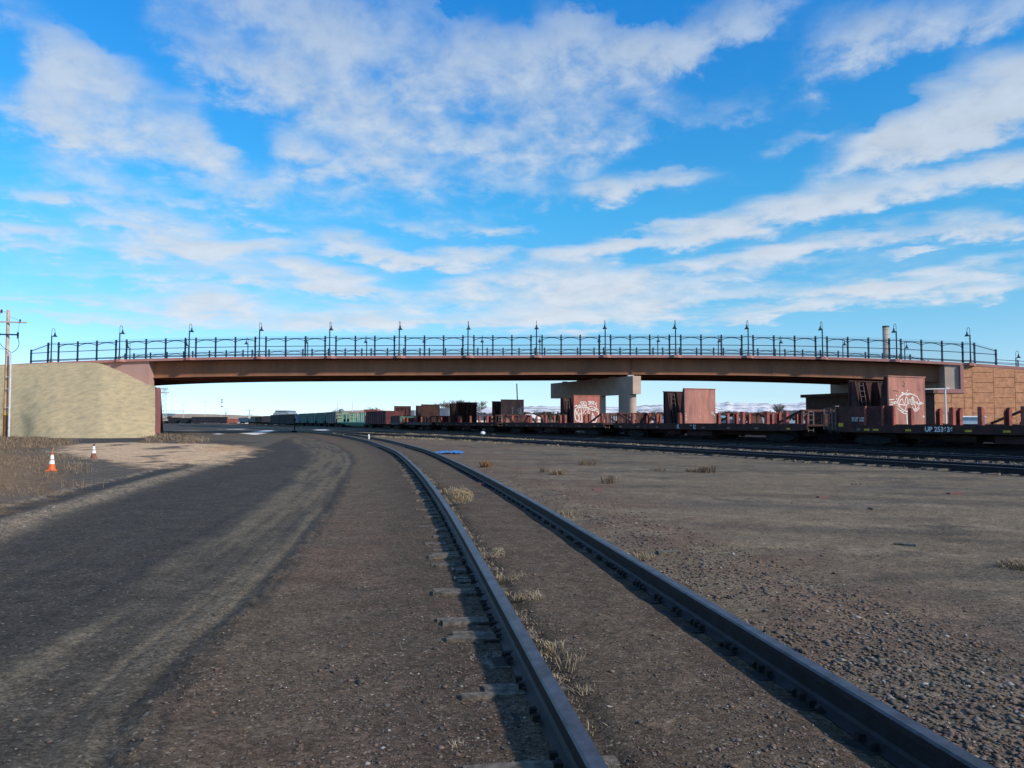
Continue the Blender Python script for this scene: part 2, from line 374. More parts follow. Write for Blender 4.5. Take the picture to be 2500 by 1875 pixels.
def TP(s, off): return T0+D*s+N*off      # point in the frame of the parallel tracks
# track 2 (nearest of the parallel ones) goes through the points measured on its near rail, and bends towards the switch at its far end
t2 = smoothpath([Vector(p) for p in [(20.8, 8.2), (14.67, 22.06), (10.7, 30.96), (5.65, 42.5), (-.29, 54.4), (-7, 66.5), (-15.6, 81.5), (-25.2, 100.5), (-38, 128), (-52, 155), (-70, 185)]], .6, 120)
t2c = offset_path(t2, .755)
RAILPROF = [(-.088, -.02), (.088, -.02), (.088, .006), (.028, .030), (.012, .046), (.012, .124), (.041, .137), (.043, .172), (.033, .184), (-.033, .184), (-.043, .172), (-.041, .137), (-.012, .124), (-.012, .046), (-.028, .030), (-.088, .006)]
RMI = [0]*16
for k in (7, 8, 9): RMI[k] = 1
def rail_on(path, name, parent, z=.0, step=1):
    P = path[::step]+([path[-1]] if (len(path)-1) % step else [])
    pts = []
    for i, p in enumerate(P):
        t = (P[min(i+1, len(P)-1)]-P[max(i-1, 0)]).normalized(); pts.append(((p.x, p.y, z), (t.y, -t.x, 0)))
    return MB().sweep(RAILPROF, pts, mis=RMI).build(name, [M_rail, M_railtop], parent)

# ---------------------------------------------------------------- the ground: one sheet to the horizon
rr = [.35]
while rr[-1] < 9000: rr.append(rr[-1]*(1.0125 if rr[-1] < 160 else 1.06)+.004)
rr = np.array(rr)
fine = np.arange(-41, 41.01, .17); coarse = np.arange(43, 318, 4.)
th = np.radians(np.concatenate([fine, coarse])); nt_ = len(th); nr = len(rr)
RR, TT = np.meshgrid(rr, th, indexing='ij'); GX = (RR*np.sin(TT)).ravel(); GY = (RR*np.cos(TT)).ravel()
def lin(c): return np.array(c, float)
def ground_fields(x, y):
    dl, al = sdline(x, y, [(p.x, p.y) for p in left_rail[::3]])       # + = right of the left rail
    d2_, a2 = sdline(x, y, [(p.x, p.y) for p in t2[::4]])
    dist = np.hypot(x, y)
    n_b = fbm(x*.35, y*.35, 5, 3); n_m = fbm(x*1.7, y*1.7, 4, 11); n_f = fbm(x*9, y*9, 3, 23); n_s = fbm(x*.08, y*.08, 4, 31)
    near = sst(60, 25, dist)
    edge = G2([(60, 2300), (190, 1990), (305, 1875), (366, 1731), (480, 1600), (590, 1495), (700, 1385), (781, 1271), (825, 1217), (852, 1157), (865, 1127), (855, 1106), (830, 1089), (781, 1073), (741, 1062), (690, 1055)])
    edge = [(a, b) for a, b in edge]
    e0 = Vector(edge[0]); e1 = Vector(edge[1]); edge = [tuple(e0+(e0-e1)*8)]+edge
    de, ae = sdline(x, y, edge)                                         # - = road side
    col = np.empty(x.shape+(3,)); z = np.zeros(x.shape)
    dirt = lin((.140, .124, .098)); brown = lin((.092, .078, .064)); red = lin((.120, .090, .074)); road = lin((.044, .044, .044)); lane = lin((.112, .104, .086))
    tan = lin((.46, .36, .26)); cinder = lin((.020, .020, .023)); grassy = lin((.20, .14, .085)); grey = lin((.10, .095, .088))
    def put(c, m): col[:] = col*(1-m[..., None])+c*m[..., None]
    col[:] = dirt*(0.82+.36*n_b[..., None])
    # right yard: patches
    put(grey*1.15, sst(.5, .66, fbm(x*.22+5, y*.55, 4, 41))*.6*(dl > 0))
    put(lin((.065, .062, .06)), sst(.56, .70, fbm(x*.5+9, y*1.1, 4, 47))*.65*(dl > 2.2))
    rut = fbm((x*.92-y*.38)*.16, (x*.38+y*.92)*.95, 5, 201)
    put(lin((.070, .064, .056)), sst(.56, .68, rut)*.5*sst(1.8, 3.5, dl))
    put(lin((.21, .19, .155)), sst(.40, .33, rut)*.55*sst(1.8, 3.5, dl)*sst(.35, .6, n_f))
    # reddish gravel along the tracks
    put(red, np.exp(-((dl-2.6-.02*y)/(.9+.04*y))**2)*sst(.30, .62, n_m)*.8*(y < 90))
    put(brown*.95, sst(1.9, 1.4, dl)*sst(-.4, .1, dl))
    put(brown, sst(.2, -.1, dl)*sst(160, 100, dist))
    put(red*.85, sst(.50, .70, n_m*.6+n_b*.4)*(dl < -.2)*.8)
    put(lin((.06, .052, .046)), np.exp(-((dl+.55)/.45)**2)*.75)
    put(lin((.055, .05, .045)), np.exp(-((dl-.15)/.22)**2)*.7+np.exp(-((dl-1.35)/.22)**2)*.6)
    # the packed cinder road and its tyre lane
    n_g = fbm(x*26, y*26, 3, 131)
    m_road = sst(.10, -.12, de+.10*(n_m-.5)+(n_f-.5)*.25+(n_g-.5)*.25*near)
    rc = road*(0.84+.34*fbm(ae*.35, de*1.2, 4, 71)[..., None])
    col[:] = col*(1-m_road[..., None])+rc*m_road[..., None]
    st = fbm(ae*.25, de*5.5, 4, 51); wide = .50+.013*np.clip(ae, 0, 60)
    m_lane = sst(-wide*2.1, -wide*1.45, de+(n_b-.5)*.8)*sst(.0, -.22, de)*(.30+.85*sst(.36, .62, st))
    put(lane*(0.85+.3*n_m[..., None]), np.clip(m_lane, 0, 1)*.95)
    m_l2 = sst(.60, .70, fbm(ae*.05+3, de*.55, 3, 57))*(de < -2.6)*.22
    put(lane*.8, m_l2)
    for o_, w_ in ((-.13, .03), (-.40, .022), (.10, .035), (-.85, .05), (-.62, .02), (-1.5, .07)):
        put(lin((.028, .029, .032)), np.exp(-((de-o_-(n_b-.5)*.12)/w_)**2)*sst(.35, .55, fbm(ae*.6+o_*9, de*0+.5, 3, 61))*.55)
    # left shoulder of pale gravel, dark lane beyond it
    sh = G2([(-420, 1500), (0, 1305), (108, 1262), (253, 1218), (398, 1172), (542, 1130), (600, 1108)])
    ds, as_ = sdline(x, y, sh)
    lw = .55+.02*np.hypot(x, y)
    put(lin((.30, .265, .21)), np.exp(-((ds+.30)/.36)**2)*sst(.36, .56, n_f*.4+n_g*.4+n_m*.2)*sst(70, 45, dist)*1.0)
    put(lin((.17, .15, .12)), np.exp(-((ds+.30)/.42)**2)*.6)
    put(lin((.034, .036, .042)), np.exp(-((ds+1.0)/.34)**2)*.95)
    ds_left = ds < -2.6
    put(grey*.92*(0.85+.3*n_m[..., None]), sst(-1.2, -1.6, ds+(n_f-.5)*.4)*sst(120, 90, dist)*(x < 0))
    put(lin((.26, .23, .18)), np.exp(-((ds+1.45)/.14)**2)*sst(.46, .58, n_f)*.9)
    # tan gravel patch by the cones
    tp = G2([(150, 1086), (400, 1074), (560, 1083), (622, 1098), (600, 1112), (524, 1133), (452, 1131), (380, 1140), (307, 1136), (253, 1125), (190, 1119), (137, 1108), (137, 1095)])
    dp = sdpoly(x, y, tp)
    mt = sst(.5, -.9, dp+(n_m-.5)*3.0+(n_f-.5)*1.2)
    put(tan*(0.8+.5*n_f[..., None]), mt*sst(.22, .44, fbm(x*.9, y*.45, 4, 83)))
    put(lin((.42, .28, .17)), sst(1.5, -.5, sdpoly(x, y, G2([(530, 1092), (580, 1090), (590, 1098), (535, 1102)])))*.8)
    # dark strip and dirt at the toe of the embankment, dry grass areas
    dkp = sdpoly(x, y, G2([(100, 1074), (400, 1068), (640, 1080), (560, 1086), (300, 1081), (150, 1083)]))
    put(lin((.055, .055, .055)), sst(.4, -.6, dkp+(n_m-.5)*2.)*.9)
    gpz = sdpoly(x, y, G2([(-300, 1080), (60, 1108), (130, 1112), (150, 1145), (125, 1181), (54, 1224), (0, 1232), (-300, 1330)]))
    put(grassy*(0.7+.6*n_m[..., None]), sst(.8, -1.2, gpz+(n_m-.5)*3)*.85)
    gp2 = sdpoly(x, y, G2([(-400, 1066), (60, 1066), (145, 1074), (137, 1092), (0, 1100), (-400, 1100)]))
    put(grassy*.8, sst(1.2, -1.2, gp2+(n_m-.5)*3)*.85)
    # dark cinder around the parallel tracks and the far yard
    put(cinder*(0.8+.6*n_m[..., None]), sst(-.95, -.55, d2_+(n_f-.5)*.5)*(y > 2)*(x > -110))
    put(lin((.052, .053, .056))*(0.75+.5*n_b[..., None]), sst(78, 96, y+x*.28+(n_s-.5)*30)*sst(1., -1., dl)*sst(700, 420, dist))
    put(lin((.20, .17, .13)), sst(2, -2, sdpoly(x, y, G2([(427, 1052), (470, 1049), (512, 1056), (470, 1059)]))+(n_m-.5)*5)*.8)
    # snow patches
    for P in ([(589, 1058), (615, 1055), (640, 1051), (668, 1050), (655, 1055), (625, 1061)], [(528, 1057), (536, 1057.), (538, 1059.6), (530, 1060)], [(765, 1049), (801, 1048.6), (800, 1050.6), (778, 1050.8)]):
        put(lin((.75, .85, 1.05)), sst(.5, -.5, sdpoly(x, y, G2(P))+(n_m-.5)*1.2))
    for (a_, b_, s_) in ((571, 1048, .5), (580, 1047, .5)):
        c_ = gp(a_, b_); put(lin((.65, .68, .75)), sst(s_*2.2, s_, np.hypot((x-c_.x)/2.2, (y-c_.y)/2)+(n_f-.5)*1.5))
    # country beyond
    far = sst(450, 800, dist); put(lin((.23, .20, .165))*(0.8+.4*fbm(x*.01, y*.01, 4, 5)[..., None]), far)
    put(lin((.70, .73, .78)), far*sst(.55, .62, fbm(x*.004, y*.012, 4, 9)))
    col *= np.array([1.22, 1.03, .82])
    # relief
    z += (n_b-.5)*.05*sst(.1, 1.2, np.abs(dl-.755))*sst(250, 120, dist)+(n_m-.5)*.030*near+(n_f-.5)*.014*sst(20, 8, dist)
    z += .035*sst(.14, .3, dl)*sst(1.37, 1.21, dl)
    z += .04*np.exp(-((dl-2.4)/.45)**2)*sst(30, 10, dist)
    z -= .012*sst(-.1, -.2, dl)*sst(-.75, -.5, dl)*sst(.35, .6, n_b)
    z += m_road*-.02+np.exp(-((de-.05)/.14)**2)*.012-np.exp(-((de+.13)/.05)**2)*.014-np.exp(-((de+.42)/.06)**2)*.012
    z += m_road*(st-.5)*.02*near
    z -= .03*np.exp(-((ds+1.0)/.35)**2); z += .03*np.exp(-((ds+.3)/.3)**2)*(n_f*.6+.4)
    z += mt*.04*(.5+n_f)
    z += -.10*sst(-.9, -.3, d2_)*sst(400, 150, dist)*0
    z *= sst(2500, 500, dist)
    return col, z, dl, de, d2_, ds, mt
col, GZ, gdl, gde, gd2, gds, gmt = ground_fields(GX, GY)
def ground_height(px, py):
    return float(ground_fields(np.array([px]), np.array([py]))[1][0])
verts = np.column_stack([GX, GY, GZ])
verts = np.vstack([verts, [[0, 0, 0]]])
nv = len(verts)
ii, jj = np.meshgrid(np.arange(nr-1), np.arange(nt_), indexing='ij'); j2 = (jj+1) % nt_
quads = np.stack([ii*nt_+jj, (ii+1)*nt_+jj, (ii+1)*nt_+j2, ii*nt_+j2], -1).reshape(-1, 4)[:, ::-1]
tris = np.array([[nv-1, j, (j+1) % nt_] for j in range(nt_)])[:, ::-1]
me = bpy.data.meshes.new('ground'); me.vertices.add(nv); me.vertices.foreach_set('co', verts.ravel().astype(np.float32))
nl = quads.size+tris.size; me.loops.add(nl); me.loops.foreach_set('vertex_index', np.concatenate([quads.ravel(), tris.ravel()]).astype(np.int32))
me.polygons.add(len(quads)+len(tris))
ls = np.concatenate([np.arange(len(quads))*4, len(quads)*4+np.arange(len(tris))*3]).astype(np.int32)
me.polygons.foreach_set('loop_start', ls)
me.polygons.foreach_set('use_smooth', np.ones(len(ls), bool))
me.update(calc_edges=True); me.validate()
ca = me.color_attributes.new('soil', 'FLOAT_COLOR', 'POINT')
cc = np.ones((nv, 4)); cc[:-1, :3] = col; cc[-1, :3] = (.08, .07, .06); ca.data.foreach_set('color', cc.ravel().astype(np.float32))
M_ground = bpy.data.materials.new('soil_and_cinder'); M_ground.use_nodes = True
t = M_ground.node_tree; G = NG(t); b = t.nodes['Principled BSDF']; b.inputs['Roughness'].default_value = .95; b.inputs['Specular IOR Level'].default_value = .15
at_ = G.n('ShaderNodeAttribute', attribute_name='soil'); geo = G.n('ShaderNodeNewGeometry')
vo = G.n('ShaderNodeTexVoronoi', i_Scale=62.); G.l(geo.outputs['Position'], vo.inputs['Vector'])
hsv = G.n('ShaderNodeSeparateColor'); G.l(vo.outputs['Color'], hsv.inputs[0])
nf = G.n('ShaderNodeTexNoise', i_Scale=14., i_Detail=7., i_Roughness=.7); G.l(geo.outputs['Position'], nf.inputs['Vector'])
nm = G.n('ShaderNodeTexNoise', i_Scale=2.2, i_Detail=5., i_Roughness=.6); G.l(geo.outputs['Position'], nm.inputs['Vector'])
k = G.math('MULTIPLY', G.mapr(hsv.outputs[0], 0, 1, .55, 1.45, False), G.math('MULTIPLY', G.mapr(nf.outputs[0], .3, .7, .58, 1.42, False), G.mapr(nm.outputs[0], .3, .7, .76, 1.24, False)))
vs_ = G.n('ShaderNodeVectorMath', operation='SCALE'); G.l(at_.outputs['Color'], vs_.inputs[0]); G.l(k, vs_.inputs['Scale'])
spk = G.mapr(hsv.outputs[1], .972, .992)       # pale pebbles
cfin = G.mix(G.math('MULTIPLY', spk, .55), vs_.outputs[0], (.32, .28, .23))
G.l(cfin, b.inputs['Base Color'])
bh = G.math('ADD', G.math('MULTIPLY', vo.outputs['Distance'], -.35), nf.outputs[0])
bp = G.n('ShaderNodeBump'); bp.inputs['Distance'].default_value = .016; bp.inputs['Strength'].default_value = .8; G.l(bh, bp.inputs['Height']); G.l(bp.outputs[0], b.inputs['Normal'])
me.materials.append(M_ground)
ground = bpy.data.objects.new('ground', me); COL.objects.link(ground); tag(ground, kind='structure', label='dark cinder and gravel yard ground with tyre lanes', cat='ground')

def inst_mesh(name, pts, tmpl, scl, rot, mats, mi):
    """many small copies of template meshes merged in one mesh; tmpl list of (verts, faces)"""
    V = []; Fc = []; Mi = []; o = 0
    for (p, s, a, k, m) in zip(pts, scl, rot, RNG.integers(0, len(tmpl), len(pts)), mi):
        v, f = tmpl[k]; c, sn = math.cos(a), math.sin(a)
        q_ = np.column_stack([(v[:, 0]*c-v[:, 1]*sn)*s, (v[:, 0]*sn+v[:, 1]*c)*s, v[:, 2]*s])+p
        V.append(q_); Fc.append(f+o); Mi.append(np.full(len(f), m)); o += len(v)
    V = np.vstack(V); Fc = np.vstack(Fc); Mi = np.concatenate(Mi)
    me = bpy.data.meshes.new(name); me.vertices.add(len(V)); me.vertices.foreach_set('co', V.ravel().astype(np.float32))
    me.loops.add(Fc.size); me.loops.foreach_set('vertex_index', Fc.ravel().astype(np.int32)); me.polygons.add(len(Fc))
    me.polygons.foreach_set('loop_start', (np.arange(len(Fc))*Fc.shape[1]).astype(np.int32))
    me.update(calc_edges=True)
    for m in mats: me.materials.append(m)
    me.polygons.foreach_set('material_index', Mi.astype(np.int32))
    ob = bpy.data.objects.new(name, me); COL.objects.link(ob); return ob

# loose stones
tm = []
for k in range(6):
    v = np.array([(1, 0, 0), (-1, 0, 0), (0, 1, 0), (0, -1, 0), (0, 0, .7), (0, 0, -.6)], float)*(1+RNG.uniform(-.35, .35, (6, 1)))*np.array([1, RNG.uniform(.5, .85), RNG.uniform(.35, .6)])+RNG.uniform(-.15, .15, (6, 3))
    f = np.array([(0, 2, 4), (2, 1, 4), (1, 3, 4), (3, 0, 4), (2, 0, 5), (1, 2, 5), (3, 1, 5), (0, 3, 5)])
    tm.append((v, f))
n = 150000
r_ = 1.6*np.exp(RNG.uniform(0, 1, n)*math.log(30/1.6)); a_ = np.radians(RNG.uniform(-40, 40, n))
sx, sy = r_*np.sin(a_), r_*np.cos(a_)
_, sz, sdl, sde, sd2, sds, smt = ground_fields(sx, sy)
nn = fbm(sx*1.3, sy*1.3, 4, 77)
dns = np.where(sde < 0, .035, .42)*np.where(sdl > 0, .9, 1)
dns = np.where((sdl > 0) & (sdl < 1.5), .55*sst(.1, .4, np.minimum(sdl, 1.5-sdl)), dns)
dns = np.where(sdl > 1.6, .12+1.5*np.exp(-((sdl-2.35-.01*sy)/.42)**2)*sst(.20, .42, nn)+.45*np.exp(-((sdl-2.9)/.9)**2)+.2*sst(.5, .65, nn), dns)
dns *= np.where(sde < 0, 1, .35+1.0*sst(.35, .62, nn)); dns *= sst(30, 14, r_)*.8+.2
near_rail = (np.abs(sdl) < .10) | (np.abs(sdl-1.51) < .10)
shl = np.exp(-((sds+.30)/.36)**2)+np.exp(-((sds+1.45)/.15)**2)+smt*.8; shl = np.where(sdl < 0, shl, 0)*(r_ > 6)
dns = np.maximum(dns, shl*.9)
keep = (RNG.uniform(0, 1, n) < dns) & (sd2 < -1) & ~near_rail
sx, sy, sz, sdl, shl = sx[keep], sy[keep], sz[keep], sdl[keep], shl[keep]; n = len(sx)
big = (np.abs(sdl-2.45-.01*sy) < .75)
ss = RNG.lognormal(math.log(.0072), .45, n)*np.where(big, 1.9, 1.); ss = np.clip(np.where(shl > .3, ss*1.5, ss), .0035, .038)
S1 = mat('gravel_brown', (.165, .122, .092), .95, .4, 30); S2 = mat('gravel_grey', (.150, .136, .120), .95, .4, 30); S3 = mat('gravel_pale', (.34, .31, .27), .95, .2, 30); S4 = mat('gravel_red', (.175, .118, .096), .95, .4, 30); S5 = mat('gravel_dark', (.085, .075, .066), .95, .4, 30)
mi = RNG.choice(5, n, p=[.38, .20, .03, .20, .19]); mi = np.where((shl > .3) & (RNG.uniform(0, 1, n) < .6), 2, mi)
gs = inst_mesh('gravel', np.column_stack([sx, sy, sz+ss*.15]), tm, ss, RNG.uniform(0, 6.28, n), [S1, S2, S3, S4, S5], mi)
tag(gs, 'loose brown and grey ballast stones scattered over the foreground dirt', 'gravel', kind='stuff')

# ---------------------------------------------------------------- foreground curved track
tr = empty('railway_track', (0, 0, 0), 0, 'curving foreground railway track running from bottom of picture to the far switch', 'railway track')
rail_on(left_rail, 'rail', tr); rail_on(offset_path(left_rail, 1.51), 'rail', tr)
s_acc = 0; nxt = .2; k = 0; ties = MB(); rnd = random.Random(3); tiecount = 0
plates = None
for i in range(1, len(curve_c)):
    a, b_ = curve_c[i-1], curve_c[i]; L = (b_-a).length
    while nxt <= s_acc+L:
        p = a.lerp(b_, (nxt-s_acc)/L); tdir = (b_-a).normalized(); sdv = Vector((tdir.y, -tdir.x)); tdir = tdir.copy()
        dist = p.length
        if dist > 95: nxt += 1e9; break
        rot = rnd.uniform(-.05, .05); sv = Vector((sdv.x*math.cos(rot)-sdv.y*math.sin(rot), sdv.x*math.sin(rot)+sdv.y*math.cos(rot))); tv = Vector((-sv.y, sv.x))
        l0 = 1.12+rnd.uniform(-.13, .13); l1 = 1.25
        zt = rnd.choice([.026, .020, .014, .008, .002, -.02]) if dist < 30 else -.01
        tgt = MB() if tiecount < 48 else ties
        A = p-sv*l0; B = p+sv*l1; w = rnd.uniform(.075, .11)
        # a weathered tie: two or three split planks with uneven ends
        cuts = [-w, rnd.uniform(-.03, .03), w]
        for c0, c1 in zip(cuts[:-1], cuts[1:]):
            e = rnd.uniform(-.06, .10); g0 = .004
            A2 = A+sv*e
            qs = [A2+tv*(c0+g0), A2+tv*(c1-g0), B+tv*(c1-g0), B+tv*(c0+g0)]
            dz = rnd.uniform(-.006, .004)
            tgt.add([(q_.x, q_.y, zt-.16) for q_ in qs]+[(q_.x, q_.y, zt+dz+(-.03 if j > 1 else 0)) for j, q_ in enumerate(qs)], [(0, 1, 2, 3), (7, 6, 5, 4), (0, 4, 5, 1), (1, 5, 6, 2), (2, 6, 7, 3), (3, 7, 4, 0)])
        if tiecount < 48: tgt.build('tie', M_tie, tr)
        if dist < 45:
            for side in (-.755, .755):
                c = p+sdv*side; pm = MB()
                def PT(a_, b__, z_): q_ = c+sdv*a_+tdir*b__; return (q_.x, q_.y, z_)
                # plate, two spike heads and two rail anchors
                zz_ = .004
                vs = [PT(x_, y_, z_) for z_ in (-.03, zz_) for (x_, y_) in ((-.19, -.09), (.19, -.09), (.19, .09), (-.19, .09))]
                pm.add(vs, [(0, 1, 2, 3), (7, 6, 5, 4), (0, 4, 5, 1), (1, 5, 6, 2), (2, 6, 7, 3), (3, 7, 4, 0)])
                for (x_, y_) in ((-.093, -.05), (.093, .05), (-.093, .055), (.093, -.04)):
                    q1 = Vector(PT(x_, y_, 0)); q2 = Vector(PT(x_, y_, .032)); pm.bar(q1, q2, .022, .022); q3 = Vector(PT(x_*.72, y_, .034)); pm.bar(Vector(PT(x_*1.15, y_, .036)), q3, .034, .018)
                for y_ in (-.135, .135):
                    if rnd.random() < .3: pm.bar(Vector(PT(-.11, y_, .0)), Vector(PT(.11, y_, .0)), .028, .05)
                    if rnd.random() < .35: pm.bar(Vector(PT(-.10, y_, .012)), Vector(PT(-.075, y_, .030)), .03, .045); pm.bar(Vector(PT(.10, y_, .012)), Vector(PT(.075, y_, .03)), .03, .045)
                if tiecount < 24: pm.build('tie_plate', M_dark, tr)
                else:
                    plates = plates or MB(); plates.add(pm.v, pm.f)
        tiecount += 1; nxt += .50+rnd.uniform(-.05, .06)
    s_acc += L
tag(ties.build('ties', M_tie, tr), kind='stuff')
if plates: tag(plates.build('tie_plates', M_dark, tr), kind='stuff')

# parallel tracks on the right
def simple_track(path_left, label, zr=0., reach=(0, 260), every=.55, ties_vis=True, jitter=.05):
    e = empty('railway_track', (0, 0, 0), 0, label, 'railway track')
    rail_on(path_left, 'rail', e, zr, 2); rail_on(offset_path(path_left, 1.51), 'rail', e, zr, 2)
    if ties_vis:
        m = MB(); c_ = offset_path(path_left, .755); s0 = 0; nx = 0; rd = random.Random(5)
        for i in range(1, len(c_)):
            a, b_ = c_[i-1], c_[i]; L = (b_-a).length
            while nx <= s0+L:
                p = a.lerp(b_, max(0, (nx-s0)/L)); tdv = (b_-a).normalized(); sv = Vector((tdv.y, -tdv.x)); 
                l = 1.33+rd.uniform(-.10, .14); zt = rd.uniform(-.005, .055)
                if p.y < 110: m.bar((p.x-sv.x*l, p.y-sv.y*l, zt-.08), (p.x+sv.x*l, p.y+sv.y*l, zt-.08), .2, .16)
                nx += every+rd.uniform(-jitter, jitter)
            s0 += L
        tag(m.build('ties', M_tie, e), kind='stuff')
    return e
simple_track(t2, 'nearest of the straight tracks on the right, weathered tie ends sticking out of the dirt', 0)
p3 = [TP(s, -5.7) for s in np.arange(-40, 150, 3.)]
simple_track(p3, 'shaded track right in front of the standing flatcars', 0, jitter=.03)
for off, lb in ((.70, 'track under the nearest row of freight cars'), (5.4, 'track under the bulkhead flatcars'), (9.9, 'track under the third row of flatcars')):
    simple_track([TP(s, off) for s in np.arange(-40, 230, 5.)], lb, 0)
exec_mark = 1

# ---------------------------------------------------------------- the road bridge
PERP = Vector((.05, .9987)).normalized()
def BP(X, o, z=0.): return Vector((X+.05*o, 89.5-.05*X+.9987*o, z))
def pxX(x, y=870, o=0.):
    a, b, c = ray(x, y); k = a/b
    return (k*(89.5+.9987*o)-.05*o)/(1+.05*k)
DK = [(-400, 912), (-150, 898), (0, 891), (125, 885), (291, 877), (461, 873.2), (633, 870), (804, 868.6), (974, 868.4), (1142, 868.3), (1310, 867.8), (1478, 866.6), (1650, 866.4), (1827, 868), (2008, 871.5), (2189, 877.5), (2370, 886.5), (2500, 896), (2700, 913)]
dkX = [pxX(*p) for p in DK]; dkZ = [at(p[0], p[1], 89.5-.05*pxX(*p)).z for p in DK]
pc = np.polyfit(dkX, dkZ, 6)
def zd(X): return float(np.polyval(pc, min(max(X, -62), 62)))-max(0, abs(X)-62)*.06
GB = [(300, 925.5), (365, 923.4), (520, 919.3), (633, 917.6), (804, 916.4), (974, 916), (1142, 915.6), (1240, 915), (1478, 914), (1545, 914), (1700, 914.8), (1827, 916.2), (1960, 919.6), (2100, 923.6), (2300, 932.5)]
gbX = [pxX(p[0], p[1], 1.) for p in GB]; gbZ = [at(p[0], p[1], BP(x_, 1.).y).z for p, x_ in zip(GB, gbX)]
pg = np.polyfit(gbX, gbZ, 5)
def zg(X): return float(np.polyval(pg, X))
LAMPX = [pxX(x, 872, -.2) for x in (124.8, 291.2, 461.2, 632.8, 804.4, 974.4, 1142.5, 1309.8, 1477.8, 1649.8, 1827.3, 2008.6, 2189.4, 2369.4)]
FLAMPX = [pxX(x, 868, 15.9) for x in (317, 460, 605, 751, 895, 1037, 1178, 1318, 1462, 1606, 1754, 1904, 2058, 2209, 2480)]

bridge = empty('road_bridge', tuple(BP(0, 8, 0)), 0, 'long arched road bridge of brown steel girders with red concrete edge over the tracks', 'bridge')
bridge_inv = Matrix.Translation(-Vector(BP(0, 8, 0)))
def link(o, parent): o.parent = parent; o.matrix_parent_inverse = Matrix.Translation(-Vector(parent.location)) if parent.type == 'EMPTY' and parent.parent is None else Matrix(); return o
XL, XR = -75, 75
def bumps(L):
    pts = []
    for c in L: pts += [(c-.65, 0), (c-.24, -.42), (c+.24, -.42), (c+.65, 0)]
    return pts
def parapet(L, base, sgn, name):
    pts = sorted(bumps(L)); xs = [XL]+[p[0] for p in pts]+[XR]
    grid = sorted(set(list(np.arange(XL, XR+.1, 2.))+[p[0] for p in pts]))
    def off(X):
        return np.interp(X, [XL]+[p[0] for p in pts]+[XR], [0]+[p[1] for p in pts]+[0])
    m = MB(); vs = []; n = 6
    for X in grid:
        e = float(off(X)); z = zd(X); a = base+sgn*e; bb = base+sgn*.42
        vs += [BP(X, a, z-.31), BP(X, a, z-.012), BP(X, a+sgn*.012, z), BP(X, bb, z), BP(X, bb, z-.16), BP(X, base+sgn*1.0, z-.31)]
    fs = [(i*n+k, i*n+(k+1) % n, (i+1)*n+(k+1) % n, (i+1)*n+k) for i in range(len(grid)-1) for k in range(n)]
    m.add(vs, fs); return link(m.build(name, M_redconc), bridge)
parapet(LAMPX, 0, 1, 'parapet'); parapet(FLAMPX[:-1], 16.0, -1, 'parapet')
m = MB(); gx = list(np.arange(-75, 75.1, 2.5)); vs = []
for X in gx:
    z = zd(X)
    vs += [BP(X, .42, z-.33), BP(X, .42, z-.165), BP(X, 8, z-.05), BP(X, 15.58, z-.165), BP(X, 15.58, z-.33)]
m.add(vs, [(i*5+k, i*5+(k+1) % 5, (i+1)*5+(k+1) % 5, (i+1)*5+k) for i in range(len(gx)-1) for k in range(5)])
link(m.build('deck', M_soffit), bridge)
GX0, GX1 = pxX(345, 900, 1), pxX(2299, 900, 1)
for gi, o in enumerate((1.5, 4.8, 8., 11.2, 14.6)):
    m = MB(); xs = list(np.linspace(GX0-9, GX1-gi*1.2, 66)); vs = []
    for X in xs:
        zb, zt = zg(X), zd(X)-.34
        prof = [(o-.24, zb), (o+.24, zb), (o+.24, zb+.05), (o+.012, zb+.052), (o+.012, zt-.03), (o+.2, zt-.03), (o+.2, zt), (o-.2, zt), (o-.2, zt-.03), (o-.012, zt-.03), (o-.012, zb+.052), (o-.24, zb+.05)]
        vs += [BP(X, a, b_) for a, b_ in prof]
    n = 12
    m.add(vs, [(i*n+k, i*n+(k+1) % n, (i+1)*n+(k+1) % n, (i+1)*n+k) for i in range(len(xs)-1) for k in range(n)])
    m.add(vs[:n], [tuple(range(n))[::-1]]); m.add(vs[-n:], [tuple(range(n))])
    gobj = link(m.build('girder', M_girder), bridge)
    if gi == 0:
        for px_ in (578, 1236, 1893):
            X = pxX(px_, 900, 1); mm = MB(); z0, z1 = zg(X)+.2, zd(X)-.55
            a, b_ = BP(X-.28, 1.465), BP(X+.28, 1.465)
            mm.bar((a.x, a.y, (z0+z1)/2), (b_.x, b_.y, (z0+z1)/2), .03, z1-z0)
            link(mm.build('splice_plate', M_girder), bridge)
        X = pxX(1543, 900, 1); mm = MB(); a = BP(X, 1.37); mm.bar((a.x, a.y, zg(X)+.055), (a.x, a.y, zd(X)-.38), .03, .22)
        link(mm.build('stiffener', M_girder), bridge)
# left wing wall (pale mauve concrete)
m = MB(); x0, x1 = pxX(160, 890), pxX(360.5, 890); vs = []
for X in np.linspace(x0, x1, 8):
    z = zd(X)-.315
    vs += [BP(X, .30, 3.5), BP(X, .30, z), BP(X, 1.6, z), BP(X, 1.6, 3.5)]
m.add(vs, [(i*4+k, i*4+(k+1) % 4, (i+1)*4+(k+1) % 4, (i+1)*4+k) for i in range(7) for k in range(4)]); m.add(vs[-4:], [(0, 1, 2, 3)])
link(m.build('wing_wall', M_mauve), bridge)
# left abutment seat behind the slope
m = MB(); p0 = BP(pxX(355, 930), 1.7); m2 = [p0, p0+Vector((D.x, D.y, 0))*17]
m.bar((m2[0].x-1, m2[0].y, 5.0), (m2[1].x-1, m2[1].y, 5.0), 1.6, 3.0)
link(m.build('abutment', M_pier), bridge)

